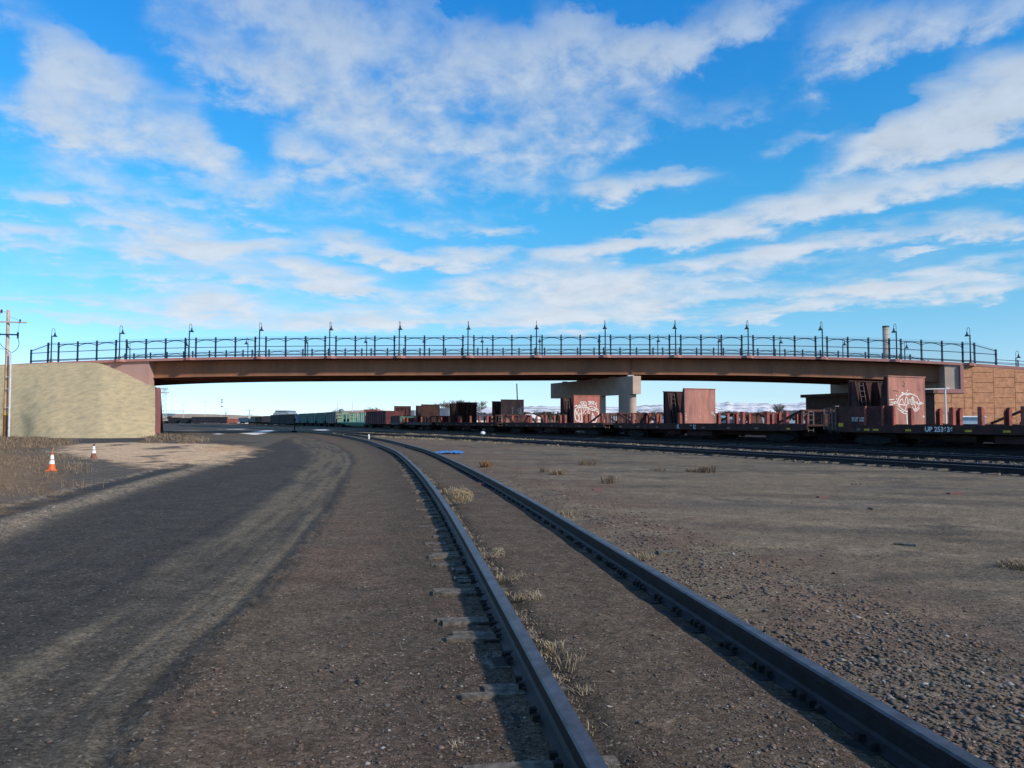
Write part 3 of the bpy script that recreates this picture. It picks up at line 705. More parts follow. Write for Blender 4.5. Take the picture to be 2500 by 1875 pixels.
# pier: cap beam on three rounded columns, set parallel to the tracks
P0 = Vector((at(1545, 916, 88.2).x, 88.2))
def PP(s, a, z): q_ = P0+D*s+N*a; return (q_.x, q_.y, z)
pier = empty('bridge_pier', PP(10, .55, 0), 0, 'grey concrete pier cap on three rounded columns carrying the bridge', 'bridge pier')
m = MB(); zt, zb = zat(917.5, 88.2), zat(961.5, 88.2)
vs = [PP(s, a, z) for z in (zb, zt) for s, a in ((0, 0), (0, 1.1), (20.3, 1.1), (20.3, 0))]
m.add(vs, [(0, 1, 2, 3), (7, 6, 5, 4), (0, 4, 5, 1), (1, 5, 6, 2), (2, 6, 7, 3), (3, 7, 4, 0)])
link(m.build('cap_beam', M_pier), pier)
for sc_ in (2.0, 8.7, 15.6):
    m = MB(); ring = []
    for k in range(24):
        a = 2*math.pi*k/24; ca, sa = math.cos(a), math.sin(a)
        ring.append((sc_+(.85 if ca > 0 else -.85)+.58*ca, .55+.56*sa))
    vs = [PP(s, a, z) for z in (-.1, zb) for s, a in ring]
    m.add(vs, [(k, (k+1) % 24, 24+(k+1) % 24, 24+k) for k in range(24)], 0, True)
    link(m.build('column', M_pier), pier)
m = MB()
for o in (1., 4.5, 8., 11.5, 15.):
    s_ = o/ .9; c_ = PP(s_*1.02+.2, .55, 0)
    m.box(c_[0]-.35, c_[0]+.35, c_[1]-.35, c_[1]+.35, zt, zt+.14)
link(m.build('bearings', M_galv), pier)

# right abutment and retaining wall of staggered blocks
wallR = empty('retaining_wall', tuple(BP(pxX(2300), .5)), 0, 'orange brown block retaining wall carrying the road at the right end of the bridge', 'wall')
zc = zat(960, 87.)
Xc = pxX(2281, 980, 0); Xf = pxX(2353, 950, 0)
m = MB(); cw = 2.34; rh = 1.15; jx0 = pxX(2120+1168/4.608, 940); ci = -1
rnd = random.Random(11)
def blockface(X0, X1, z0, z1a, z1b, e):
    g_ = .022
    vs = [BP(X0+g_, -e, z0+g_), BP(X1-g_, -e, z0+g_), BP(X1-g_, -e, z1b-g_), BP(X0+g_, -e, z1a-g_), BP(X0+g_, .3, z0+g_), BP(X1-g_, .3, z0+g_), BP(X1-g_, .3, z1b-g_), BP(X0+g_, .3, z1a-g_)]
    m.add(vs, [(0, 1, 2, 3), (7, 6, 5, 4), (0, 4, 5, 1), (1, 5, 6, 2), (2, 6, 7, 3), (3, 7, 4, 0)])
zref = zat(760+690/4.608, 87.3)
for ci in range(-3, 12):
    X0 = jx0+ci*cw; X1 = X0+cw
    if X1 < Xc: continue
    X0 = max(X0, Xc)
    zz0 = zref-rh*9+(rh/2 if ci % 2 else 0)
    for ri in range(0, 12):
        z0 = zz0+ri*rh; z1 = z0+rh
        for (xa, xb, lim) in ((X0, min(X1, Xf), 'low'), (max(X0, Xf), X1, 'hi')):
            if xb-xa < .05: continue
            ta = zc if lim == 'low' else zd(xa)-.32; tb = zc if lim == 'low' else zd(xb)-.32
            if z0 > min(ta, tb)-.12 or z1 < 0: continue
            blockface(xa, xb, max(z0, -.2), min(z1, ta) if ta-z1 > .14 else ta, min(z1, tb) if tb-z1 > .14 else tb, rnd.uniform(0, .02))
link(m.build('block_face', M_block), wallR)
m = MB()
vs = []
for X in np.linspace(Xf, 80, 12): vs += [BP(X, .28, -.2), BP(X, .28, zd(X)-.33), BP(X, 1.2, zd(X)-.33), BP(X, 1.2, -.2)]
m.add(vs, [(i*4+k, i*4+(k+1) % 4, (i+1)*4+(k+1) % 4, (i+1)*4+k) for i in range(11) for k in range(4)]); m.add(vs[:4], [(0, 1, 2, 3)])
vs = [BP(x_, o_, z_) for x_ in (Xc+.02, Xf) for (o_, z_) in ((.28, -.2), (.28, zc-.01), (1.2, zc-.01), (1.2, -.2))]
m.add(vs, [(0, 1, 2, 3), (4, 5, 6, 7), (0, 4, 5, 1), (1, 5, 6, 2), (2, 6, 7, 3), (3, 7, 4, 0)])
link(m.build('backing', M_dark), wallR)
# side of the abutment facing the tracks, with its cap ledge
cA = BP(Xc, -.01); cA = Vector((cA.x, cA.y)); sW = 19.0
def AP(s, a, z): q_ = cA+D*s+N*a; return (q_.x, q_.y, z)
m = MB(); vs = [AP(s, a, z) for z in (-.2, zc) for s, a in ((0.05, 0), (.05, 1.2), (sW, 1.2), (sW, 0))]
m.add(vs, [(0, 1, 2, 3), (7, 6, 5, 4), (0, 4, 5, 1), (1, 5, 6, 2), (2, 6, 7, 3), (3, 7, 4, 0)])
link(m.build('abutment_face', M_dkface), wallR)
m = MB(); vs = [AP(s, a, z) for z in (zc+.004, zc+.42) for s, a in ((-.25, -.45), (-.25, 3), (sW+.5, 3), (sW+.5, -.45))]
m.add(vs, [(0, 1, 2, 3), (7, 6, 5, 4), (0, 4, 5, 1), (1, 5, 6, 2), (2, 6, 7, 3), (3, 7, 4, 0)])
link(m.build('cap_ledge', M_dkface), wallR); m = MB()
# frame: ledge along the front and upright
Xa = pxX(2250, 955); zl = zc+.46
for (xa, xb, za, zb_) in ((Xc-.3, Xf, zc+.006, zl), (pxX(2343.5, 900), Xf, zl, zd(Xf)-.32)):
    zb2 = zb_
    vs = [BP(x_, o_, z_) for x_ in (xa, xb) for (o_, z_) in ((-.10, za), (-.10, zb2), (1.3, zb2), (1.3, za))]
    m.add(vs, [(0, 1, 2, 3), (4, 5, 6, 7), (0, 4, 5, 1), (1, 5, 6, 2), (2, 6, 7, 3), (3, 7, 4, 0)])
link(m.build('frame', M_redconc), wallR)
m = MB(); xa, xb = pxX(2307, 920, .2), pxX(2343.5, 920)
vs = [BP(x_, o_, z_) for x_ in (xa, xb) for (o_, z_) in ((.22, zl), (.22, zd(xa)-.33), (6, zd(xa)-.33), (6, zl))]
m.add(vs, [(0, 1, 2, 3), (4, 5, 6, 7), (0, 4, 5, 1), (1, 5, 6, 2), (2, 6, 7, 3), (3, 7, 4, 0)])
link(m.build('cheek_wall', M_beige), wallR)
m = MB(); vs = [AP(s, a, z) for z in (zc+.43, zd(40)-.5) for s, a in ((1.3, 2.2), (1.3, 3.0), (sW-2.2, 3.0), (sW-2.2, 2.2))]
m.add(vs, [(0, 1, 2, 3), (7, 6, 5, 4), (0, 4, 5, 1), (1, 5, 6, 2), (2, 6, 7, 3), (3, 7, 4, 0)])
link(m.build('back_wall', M_pier), wallR)

# left embankment with its straw blanket
colsx = np.concatenate([np.linspace(-420, 0, 14), np.linspace(12, 379.5, 44)])
SX = [-420, 0, 125, 215, 246, 300, 340, 360, 379.5]; SY = [915, 891.5, 886.5, 884.8, 887, 909, 928.5, 938, 943]; SD = [91., 91.3, 91.2, 91., 90.2, 89., 88., 87.2, 86.2]
TX = [-420, 0, 120, 250, 330, 379.5]; TY = [1068, 1066, 1069, 1069.5, 1068.5, 1067]
m = MB(); nrw = 34; vs = []
for cx in colsx:
    top = at(cx, np.interp(cx, SX, SY), np.interp(cx, SX, SD)); bot = gp(cx, np.interp(cx, TX, TY)); bot.y += (fbm(np.array([bot.x*.5]), np.array([3.]), 3, 55)[0]-.5)*.8; bot.z = -.12
    for r in range(nrw+1):
        f_ = r/nrw; p = bot.lerp(top, f_); p.z += .35*math.sin(math.pi*f_)**1.0*(1 if cx < 300 else .4)
        e = sst(0, .12, np.array(f_))*sst(1., .93, np.array(f_))*(1 if cx < 372 else .25)
        nx_ = fbm(np.array([p.x*.22]), np.array([p.z*.9]), 4, 91)[0]-.5; n2_ = fbm(np.array([p.x*1.3]), np.array([p.z*2.6]), 3, 95)[0]-.5
        p.y -= float(e)*(nx_*.9+n2_*.16); p.z += float(e)*n2_*.10
        vs.append(p)
    vs.append(top+Vector((D.x*2, 2, 0))); vs.append(top+Vector((D.x*17, 17, 0))); q_ = top+Vector((D.x*30, 30, 0)); q_.z = -.1; vs.append(q_)
n = nrw+4; nc = len(colsx)
m.add(vs, [(i*n+k, (i+1)*n+k, (i+1)*n+k+1, i*n+k+1) for i in range(nc-1) for k in range(n-1)], 0, True)
emb = m.build('embankment', M_straw); tag(emb, 'steep bridge approach slope covered in pale straw erosion blanket', 'embankment', None, 'structure')
# red end wall of the embankment
a = at(380, 1000, 86.0); b_ = at(392.6, 1000, 86.0); ztp = zat(946, 86.0); w_ = (b_.x-a.x)
m = MB(); L = 32; prof = [(0, -.3), (w_, -.3), (w_, ztp-.28), (w_-.16, ztp), (0, ztp)]
vs = [(a.x+px_+(D.x*s if s else 0), 86.0+(D.y*s if s else 0), pz) for s in (0, L) for px_, pz in prof]
m.add(vs, [(0, 1, 2, 3, 4), (9, 8, 7, 6, 5)]+[(k, (k+1) % 5, 5+(k+1) % 5, 5+k) for k in range(5)])
wl = empty('retaining_wall', (a.x, 86.0, 0), 0, 'narrow end of the mauve red concrete wall beside the straw slope', 'wall')
link(m.build('wall_panel', mat('mauve_red_paint', (.40, .165, .17), .8, .08, .6)), wl)

# ---------------------------------------------------------------- bridge fences
def fence(L, base, sgn, label, lo_right=None):
    e = empty('bridge_fence', tuple(BP(L[6], base, zd(L[6]))), 0, label, 'fence')
    posts = []; bays = []
    for i, c in enumerate(L):
        posts += [c-.65, c+.65]
        if i+1 < len(L):
            a, b_ = c+.65, L[i+1]-.65
            bays += [(a+(b_-a)*k/3, a+(b_-a)*(k+1)/3) for k in range(3)]
            posts += [a+(b_-a)/3, a+(b_-a)*2/3]
    posts = sorted(posts); o = base+sgn*.18
    def post(X, h):
        m = MB(); p = BP(X, o, zd(X)); s_ = .078
        m.box(p.x-s_, p.x+s_, p.y-s_, p.y+s_, p.z, p.z+h)
        m.box(p.x-.095, p.x+.095, p.y-.095, p.y+.095, p.z+h, p.z+h+.03); m.box(p.x-.08, p.x+.08, p.y-.08, p.y+.08, p.z, p.z+.05)
        for hz, s2 in ((.22, .14), (1.2, .13), (1.80, .12), (2.10, .14)):
            if hz < h-.1: m.lathe([(.05, -s2), (s2+.01, -.02), (s2+.01, .02), (.05, s2)], 8, (p.x, p.y, p.z+hz), 0, False)
        link(m.build('post', M_fence), e)
    for X in posts: post(X, 2.36)
    M_mesh = MATS.get('fence_mesh')
    if not M_mesh:
        M_mesh = bpy.data.materials.new('fence_mesh'); MATS['fence_mesh'] = M_mesh; M_mesh.use_nodes = True
        t = M_mesh.node_tree; G = NG(t); t.nodes['Principled BSDF'].inputs['Base Color'].default_value = (.02, .05, .11, 1)
        tr_ = G.n('ShaderNodeBsdfTransparent'); mx = G.n('ShaderNodeMixShader'); mx.inputs[0].default_value = .13
        G.l(tr_.outputs[0], mx.inputs[1]); G.l(t.nodes['Principled BSDF'].outputs[0], mx.inputs[2]); G.l(mx.outputs[0], t.nodes['Material Output'].inputs[0])
    def rails(m, pts, hs, r=.037):
        for h in hs:
            P = [tuple(BP(x_, oo, zd(x_)+h)) for x_, oo in pts]
            for a, b__ in zip(P[:-1], P[1:]): m.bar(a, b__, r*2, r*2)
    for a, b_ in bays:
        m = MB(); rails(m, [(a, o), (b_, o)], (.17, .28, 1.2, 2.12))
        P = []
        for k in range(9):
            f_ = k/8; X = a+(b_-a)*f_; P.append(BP(X, o, zd(X)+1.80+.27*(1-(2*f_-1)**2)))
        for p_, q_ in zip(P[:-1], P[1:]): m.bar(p_, q_, .06, .07)
        pn = link(m.build('fence_panel', M_fence), e)
        m = MB(); oo = o-sgn*.03
        m.add([BP(a, oo, zd(a)+.1), BP(b_, oo, zd(b_)+.1), BP(b_, oo, zd(b_)+2.42), BP(a, oo, zd(a)+2.42)], [(0, 1, 2, 3)])
        w_ = m.build('wire_mesh', M_mesh); w_.parent = pn; w_.matrix_parent_inverse = Matrix.Identity(4)
    for c in L:
        m = MB(); pts = [(c-.65, o), (c-.45, o-sgn*.22), (c-.2, o-sgn*.40), (c+.2, o-sgn*.40), (c+.45, o-sgn*.22), (c+.65, o)]
        rails(m, pts, (.17, .28, 1.22, 2.15))
        for xx, oo in (pts[0], pts[-1]): q_ = BP(xx, oo, zd(xx)); m.box(q_.x-.04, q_.x+.04, q_.y-.04, q_.y+.04, q_.z+.13, q_.z+2.19)
        pn = link(m.build('bay_panel', M_fence), e)
        m = MB()
        for (xa, oa), (xb, ob) in zip(pts[:-1], pts[1:]):
            m.add([BP(xa, oa, zd(xa)+.1), BP(xb, ob, zd(xb)+.1), BP(xb, ob, zd(xb)+2.45), BP(xa, oa, zd(xa)+2.45)], [(0, 1, 2, 3)])
        w_ = m.build('wire_mesh', M_mesh); w_.parent = pn; w_.matrix_parent_inverse = Matrix.Identity(4)
    # sloping end panels
    for c, xe, hz in ((L[0]-.65, L[0]-.65-2.1, 1.62), (L[-1]+.65, L[-1]+.65+2.35, 1.75)):
        post(xe, hz); m = MB(); rails(m, [(c, o), (xe, o)], (.17, .28, 1.2))
        m.bar(BP(c, o, zd(c)+2.12), BP(xe, o, zd(xe)+hz-.15), .07, .07); pn = link(m.build('end_panel', M_fence), e)
        m = MB(); m.add([BP(c, o, zd(c)+.1), BP(xe, o, zd(xe)+.1), BP(xe, o, zd(xe)+hz+.1), BP(c, o, zd(c)+2.42)], [(0, 1, 2, 3)])
        w_ = m.build('wire_mesh', M_mesh); w_.parent = pn; w_.matrix_parent_inverse = Matrix.Identity(4)
    if lo_right:
        m = MB(); xs = list(np.arange(L[-1]+3.0, 75, 2.4))
        rails(m, [(L[-1]+3.0, o), (75, o)], (.17, .30, .62), .028)
        for X in xs[1:]:
            p = BP(X, o, zd(X)); m.box(p.x-.05, p.x+.05, p.y-.05, p.y+.05, p.z, p.z+.75)
        link(m.build('low_railing', M_fence), e)
    return e
fence(LAMPX, 0, 1, 'tall dark arched pedestrian fence with wire mesh along the near edge of the bridge', True)
fence(FLAMPX[:-1], 16, -1, 'dark arched fence along the far edge of the bridge, seen low behind the near one')

# ---------------------------------------------------------------- gooseneck lamps
def make_lamp():
    e = empty('street_lamp')
    m = MB(); m.lathe([(.17, 0), (.17, .05), (.13, .10), (.11, .32), (.085, .42), (.075, .9), (.065, 3.1), (.075, 3.12), (.075, 3.17), (.0, 3.18)], 12); m.build('pole', M_lamp, e)
    m = MB(); pts = [(0, 0, 3.1), (0, 0, 3.75)]+[(0, .3-.3*math.cos(a), 3.75+.31*math.sin(a)) for a in np.linspace(.25, math.pi, 10)]+[(0, .6, 3.58)]
    m.tube(pts, .026, 6); m.build('arm', M_lamp, e)
    m = MB(); m.lathe([(.0, 3.60), (.07, 3.59), (.085, 3.50), (.08, 3.40), (.12, 3.34), (.17, 3.24), (.28, 3.13), (.285, 3.105), (.25, 3.12), (.14, 3.22), (0, 3.28)], 14, (0, .6, 0)); m.build('lamp_shade', M_lamp, e)
    m = MB(); m.bar((0, 0, 2.82), (0, .32, 2.82), .02, .02); m.bar((0, .32, 2.80), (0, .32, 2.87), .02, .02); m.build('bracket', M_lamp, e)
    return e
lamp = make_lamp(); pa = math.atan2(PERP.y, PERP.x)-math.pi/2
for i, X in enumerate(LAMPX):
    o = lamp if i == 0 else copy_tree(lamp)
    p = BP(X, -.2, zd(X)); o.location = p; o.rotation_euler = (0, 0, pa)
    lb = f'{ORD[i]} from the left of the tall gooseneck lamps on the near edge of the bridge'
    if i == 0: lb = 'gooseneck lamp beside the low sloping left end of the near bridge fence'
    if i == 13: lb = 'gooseneck lamp beside the sloping right end of the near bridge fence'
    if i == 12: lb = 'gooseneck lamp on the near bridge edge just right of the round concrete stack'
    tag(o, lb, 'street lamp', 'gooseneck lamps along the near edge of the bridge')
for i, X in enumerate(FLAMPX):
    o = copy_tree(lamp); p = BP(X, 15.9, zd(X)-(.25 if i == 14 else 0)); o.location = p; o.rotation_euler = (0, 0, pa+math.pi)
    lb = f'{ORD[i]} from the left of the lamps on the far edge of the bridge'
    if i == 14: lb = 'lone short looking lamp behind the low railing at the right edge of the picture'
    tag(o, lb, 'street lamp', 'gooseneck lamps along the far edge of the bridge')

# round stack behind the bridge
Ys = 190.; a = at(2157, 900, Ys); b_ = at(2172.6, 900, Ys); rad = (b_.x-a.x)/2*1.0; cx_ = (a.x+b_.x)/2; zt_ = zat(795.8, Ys)
st_ = empty('chimney_stack', (cx_, Ys, 0), 0, 'round pale concrete chimney stack rising behind the right part of the bridge', 'chimney')
m = MB(); m.lathe([(rad, 0), (rad*.985, zt_-.4), (rad*.985, zt_-.4)], 28); m.build('shaft', M_stack, st_)
m = MB(); m.lathe([(rad*1.02, zt_-.4), (rad*1.02, zt_), (rad*.8, zt_), (rad*.8, zt_-.6)], 28)
m.build('rim', M_roofdk, st_)
m = MB()
for z_ in np.arange(1.5, zt_-1, 1.25): m.lathe([(rad*.99, z_), (rad*1.012, z_+.01), (rad*1.012, z_+.07), (rad*.99, z_+.08)], 28)
m.build('hoops', mat('stack_joint', (.25, .21, .17), .9), st_)

# ---------------------------------------------------------------- freight cars
ZD = 1.34
def ribbon(pts, w, xf):
    """flat strip along a polyline on a plate; xf maps (a, b) to a local point"""
    m = MB(); P = [Vector(p) for p in pts]
    for a, b_ in zip(P[:-1], P[1:]):
        d = b_-a
        if d.length < 1e-5: continue
        t_ = d.normalized()*w*.25; n_ = Vector((-d.y, d.x)).normalized()*w/2
        m.add([xf(a-t_+n_), xf(a-t_-n_), xf(b_+t_-n_), xf(b_+t_+n_)], [(0, 1, 2, 3)])
    return m
def truck(parent, x):
    m = MB()
    for sy in (-1, 1):
        y = sy*1.0
        m.add([(x-1.15, y-.08, .42), (x-1.15, y-.08, .62), (x-.45, y-.08, .78), (x+.45, y-.08, .78), (x+1.15, y-.08, .62), (x+1.15, y-.08, .42), (x+.5, y-.08, .30), (x-.5, y-.08, .30)]+
              [(x-1.15, y+.08, .42), (x-1.15, y+.08, .62), (x-.45, y+.08, .78), (x+.45, y+.08, .78), (x+1.15, y+.08, .62), (x+1.15, y+.08, .42), (x+.5, y+.08, .30), (x-.5, y+.08, .30)],
              [tuple(range(8)), tuple(range(15, 7, -1))]+[(k, (k+1) % 8, 8+(k+1) % 8, 8+k) for k in range(8)])
    m.box(x-.25, x+.25, -1, 1, .35, .8)
    t_ = m.build('truck', M_under, parent)
    for wx in (-.85, .85):
        m = MB()
        for sy in (-.77, .77):
            m.tube([(x+wx, sy-.06, .62), (x+wx, sy+.06, .62)], .42, 20, 0, True); 
        m.tube([(x+wx, -.8, .62), (x+wx, .8, .62)], .08, 8)
        m.build('wheelset', M_under, t_)
def coupler(parent, x, sg):
    m = MB(); m.bar((x, 0, .95), (x+sg*.55, 0, .95), .16, .18); m.box(x+sg*.55-.15, x+sg*.55+.15, -.16, .16, .8, 1.1); m.build('coupler', M_under, parent)
def stake(parent, x, y, h=.78, w=.22, m_=None, lean=0., lab=None):
    m = MB(); s_ = .10; sy = 1 if y > 0 else -1
    z0 = ZD-.02; z1 = ZD+h
    P = [(-w/2, 0), (w/2, 0)]
    # channel section: flat outer web, two flanges, rounded inner top corner
    m.box(x-w/2, x+w/2, y-.012, y+.012, z0, z1)
    for fx in (-w/2, w/2-.02):
        m.add([(x+fx, y, z0), (x+fx+.02, y, z0), (x+fx+.02, y-sy*.2, z0), (x+fx, y-sy*.2, z0), (x+fx, y, z1), (x+fx+.02, y, z1), (x+fx+.02, y-sy*.11, z1-.01), (x+fx, y-sy*.11, z1-.01), (x+fx+.02, y-sy*.2, z1-.14), (x+fx, y-sy*.2, z1-.14)],
              [(0, 1, 2, 3), (0, 4, 5, 1), (4, 7, 6, 5), (7, 9, 8, 6), (9, 3, 2, 8), (0, 3, 9, 7, 4), (1, 5, 6, 8, 2)])
    o = m.build('stake', m_ or M_stake, parent)
    return o
def low_end(parent, x, sg, side_panel=False):
    """low A-shaped end frame: panel across the deck end, two braces running down towards the middle (sg = direction of the middle)"""
    f_ = MB(); h = .86
    for y in (-1.35, -.45, .45, 1.35): f_.box(x-.06, x+.06, y-.06, y+.06, ZD, ZD+h)
    f_.box(x-.09, x+.09, -1.42, 1.42, ZD+h-.12, ZD+h)
    f_.box(x+sg*.06-.012, x+sg*.06+.012, -1.38, -.30, ZD+.02, ZD+h-.12)
    fo = f_.build('end_frame', M_tierust, parent)
    for y in (-1.32, 1.32):
        b_ = MB(); b_.bar((x+sg*.05, y, ZD+h-.06), (x+sg*1.95, y, ZD+.05), .10, .13)
        if side_panel: b_.add([(x+sg*.08, y, ZD+.03), (x+sg*.95, y, ZD+.03), (x+sg*.95, y, ZD+h*.48), (x+sg*.08, y, ZD+h-.1)], [(0, 1, 2, 3)])
        b_.build('brace', M_tierust, parent)
    l_ = MB()
    for y in (.75, 1.15): l_.bar((x-sg*.30, y, ZD-.45), (x-sg*.30, y, ZD+h-.1), .045, .045)
    for z_ in np.arange(ZD-.35, ZD+h-.1, .3): l_.bar((x-sg*.30, .75, z_), (x-sg*.30, 1.15, z_), .03, .03)
    l_.bar((x, .95, ZD+h-.12), (x-sg*.32, .95, ZD+h-.12), .3, .06)
    l_.build('ladder', M_graylet, parent)
def base_car(name, s0, s1, off, label, sill_m=M_sill, group=None, sill_h=.42, deck_m=M_darkplate, cat='flatcar', couple=True):
    c = TP((s0+s1)/2, off+1.45); L = s1-s0
    e = empty(name, (c.x, c.y, 0), ANG, label, cat, group)
    hl = L/2
    m = MB(); m.box(-hl, hl, -1.36, 1.36, ZD-.12, ZD-.015); m.box(-hl+1, hl-1, -.35, .35, .62, ZD-.121)
    for x in np.arange(-hl+1, hl-1, 1.2): m.box(x-.05, x+.05, -1.36, 1.36, ZD-.3, ZD-.122)
    m.box(-1.6, 1.2, .3, 1.1, .50, .85); m.tube([(2.2, .7, .7), (3.8, .7, .7)], .24, 10)
    m.build('deck', deck_m, e)
    for sy in (-1, 1):
        m = MB(); y = sy*1.40
        P = [(-hl, ZD-sill_h*.8), (-hl, ZD), (hl, ZD), (hl, ZD-sill_h*.8), (hl-1.6, ZD-sill_h), (-hl+1.6, ZD-sill_h)]
        m.add([(a, y-.05, z_) for a, z_ in P]+[(a, y+.05, z_) for a, z_ in P], [tuple(range(6)), tuple(range(11, 5, -1))]+[(k, (k+1) % 6, 6+(k+1) % 6, 6+k) for k in range(6)])
        m.build('side_sill', sill_m, e)
    for x in (-hl+2.6, hl-2.6): truck(e, x)
    if couple:
        for sg in (-1, 1): coupler(e, sg*hl, sg)
    return e, hl
def reflector(e, x, w=.28, h=.10, z=ZD-.27, m_=None):
    m = MB(); m.box(x-w/2, x+w/2, 1.4505, 1.456, z-h/2, z+h/2); m.build('reflector', m_ or M_yellow, e)
def side_text(e, body, x, z, size, m_=None, name='lettering'):
    # on the camera side (local +y), reading left to right seen from the camera: local x runs away to the left
    M = Matrix.Translation((x, 1.4545, z)) @ Matrix(((-1, 0, 0, 0), (0, 0, 1, 0), (0, 1, 0, 0), (0, 0, 0, 1)))
    return textmesh(name, body, size, e, m_ or M_white, M)
LCAR = 22.4
def s_at(px_, off=0., y=1040):
    """distance along the track (from the joint) of the near-side point seen at photo column px_"""
    a, b, c = ray(px_, y); k = a/b; q_ = T0+N*off
    return (q_.x-k*q_.y)/(k*D.y-D.x)
def lx(px_, e, off=0.):         # local x on a car's near side of what is seen at photo column px_
    s = s_at(px_, off); p = TP(s, off); v = p-Vector(e.location[:2]); return v.dot(D)
stn = lambda e, P, off=0., **k: [stake(e, lx(p, e, off+.10), 1.36, **k) for p in P]
stf = lambda e, P, off=0., **k: [stake(e, lx(p, e, off+2.8), -1.36, **k) for p in P]

# car with the number on its side
e, hl = base_car('flatcar', -LCAR+.8, -.8, 0, 'brown flatcar with the white number on its side sill and solid boxed left end', group='near row of brown flatcars')
xa, xb = hl-.35, lx(2182, e)
m = MB(); h = .98
m.box(xb, xa-.0, 1.30, 1.36, ZD, ZD+h); link_ = None
m.box(xa-.06, xa, -1.3, 1.3, ZD, ZD+h)
m.build('side_panel', M_tierust, e)
for p in (2113.5, 2156, 2182):
    x = lx(p, e); m = MB(); m.box(x-.05, x+.05, 1.362, 1.50, ZD-.05, ZD+h); m.build('side_post', M_stake, e)
m = MB(); x = lx(2041, e); x2 = lx(2012, e); m.box(x, xa+.05, 1.18, 1.46, ZD+h+.002, ZD+h+.07); m.build('top_rail', M_graylet, e)
m = MB()
for q_ in (2012.5, 2023, 2033, 2041): m.box(lx(q_, e)-.03, lx(q_, e)+.03, 1.44, 1.50, ZD-.30, ZD+h-.1)
for z_ in np.arange(ZD-.2, ZD+h, .28): m.box(lx(2041, e), lx(2012.5, e), 1.46, 1.48, z_-.015, z_+.015)
m.build('ladder', M_graylet, e)
for p in (2222, 2323, 2393, 2499): stake(e, lx(p, e, .1), 1.36, .84, .2)
for p in (2296, 2345, 2465): stake(e, lx(p, e, 2.8), -1.36, .84, .24)
side_text(e, 'UP', lx(2257.5, e), ZD-.32, .33); side_text(e, '253636', lx(2280.5, e), ZD-.32, .33)
M0 = Matrix.Translation((lx(2077, e), 1.3625, ZD+.30)) @ Matrix(((-1, 0, 0, 0), (0, 0, 1, 0), (0, 1, 0, 0), (0, 0, 0, 1)))
textmesh('lettering', 'LD LMT 66200\nLT WT  63300', .13, e, M_graf, M0)
for p in (2138, 2217, 2364, 2458, 2116): reflector(e, lx(p, e), .34 if p > 2000 else .3, .10)
reflector(e, lx(2053, e), .32, .20, ZD-.02, None); reflector(e, lx(2095.5, e), .25, .12, ZD-.26, M_graylet)
# brake wheel stand near the left end
m = MB(); x = lx(1981, e); x = min(x, hl+.35); m.bar((hl+.2, 1.1, ZD-.4), (hl+.2, 1.1, ZD+.95), .07, .07)
m.lathe([(.24, -.02), (.28, 0), (.24, .02)], 16, (hl+.28, 1.1, ZD+.7)); m.build('brake_wheel', M_tierust, e)
carA0 = e
labels = ['second brown flatcar of the near row, white K chalked on its sill', 'third brown flatcar of the near row, in front of the big graffiti plate', 'fourth brown flatcar of the near row, in front of the shed roofs', 'fifth brown flatcar of the near row, next to the dark red gondola']
stk = [((1811, 1870, 1917, 1658, 1543), (1554+34, 1606, 1757, 1801, 1905, 1958)), ((1249, 1294, 1331, 1378, 1437, 1468), (1257, 1325, 1370, 1430)), ((1096, 1119, 1123, 1147, 1169, 1188, 1199), ()), ((1012, 1033, 1040, 985, 993), (1030, 1052))]
for k in range(4):
    e, hl = base_car('flatcar', k*LCAR+.8, (k+1)*LCAR-.8, 0, labels[k], group='near row of brown flatcars', sill_m=[M_sill, M_sill, M_darkplate, M_graylet][k] if k < 3 else mat('sill_greybrown', (.13, .095, .09), .8, .3, 2))
    low_end(e, hl-.5, -1); low_end(e, -hl+.5, 1)
    for p in stk[k][0]:
        x = lx(p, e, .1)
        if abs(x) < hl-.3: stake(e, x, 1.36, .80, .24)
    for p in stk[k][1]:
        x = lx(p, e, 2.8)
        if abs(x) < hl-.3: stake(e, x, -1.36, .80, .24)
    for f_ in (-.86, -.6, -.35, -.1, .18, .42, .66, .9): reflector(e, f_*hl, .30, .09, m_=(M_yellow if abs(f_) > .85 else mat('old_reflector', (.28, .22, .15), .6, .3, 9)))
    m = MB(); m.bar((hl+.15, 1.2, ZD-.3), (hl+.15, 1.2, ZD+.75), .05, .05); m.lathe([(.20, -.02), (.24, 0), (.20, .02)], 14, (hl+.2, 1.2, ZD+.6)); m.build('brake_wheel', M_tierust, e)
    if k == 0:
        side_text(e, 'K', lx(1653, e), ZD-.34, .40, M_graf); side_text(e, 'U', lx(1692.5, e), ZD-.30, .34, M_graf)
        m = MB(); m.box(lx(1699, e), lx(1692.5, e), 1.452, 1.457, ZD-.37, ZD-.33); m.box(lx(1689.5, e), lx(1684, e), 1.452, 1.457, ZD-.13, ZD-.10)
        m.build('chalk_marks', M_graf, e)
    if k == 1: side_text(e, 'N', lx(1313, e), ZD-.33, .36, M_graylet)
# box-ended left end of the fifth car
m = MB(); m.box(hl-5.2, hl-.6, 1.30, 1.355, ZD, ZD+1.0); m.box(hl-5.2, hl-.6, -1.355, -1.30, ZD, ZD+1.0); m.build('side_panel', M_tierust, e)

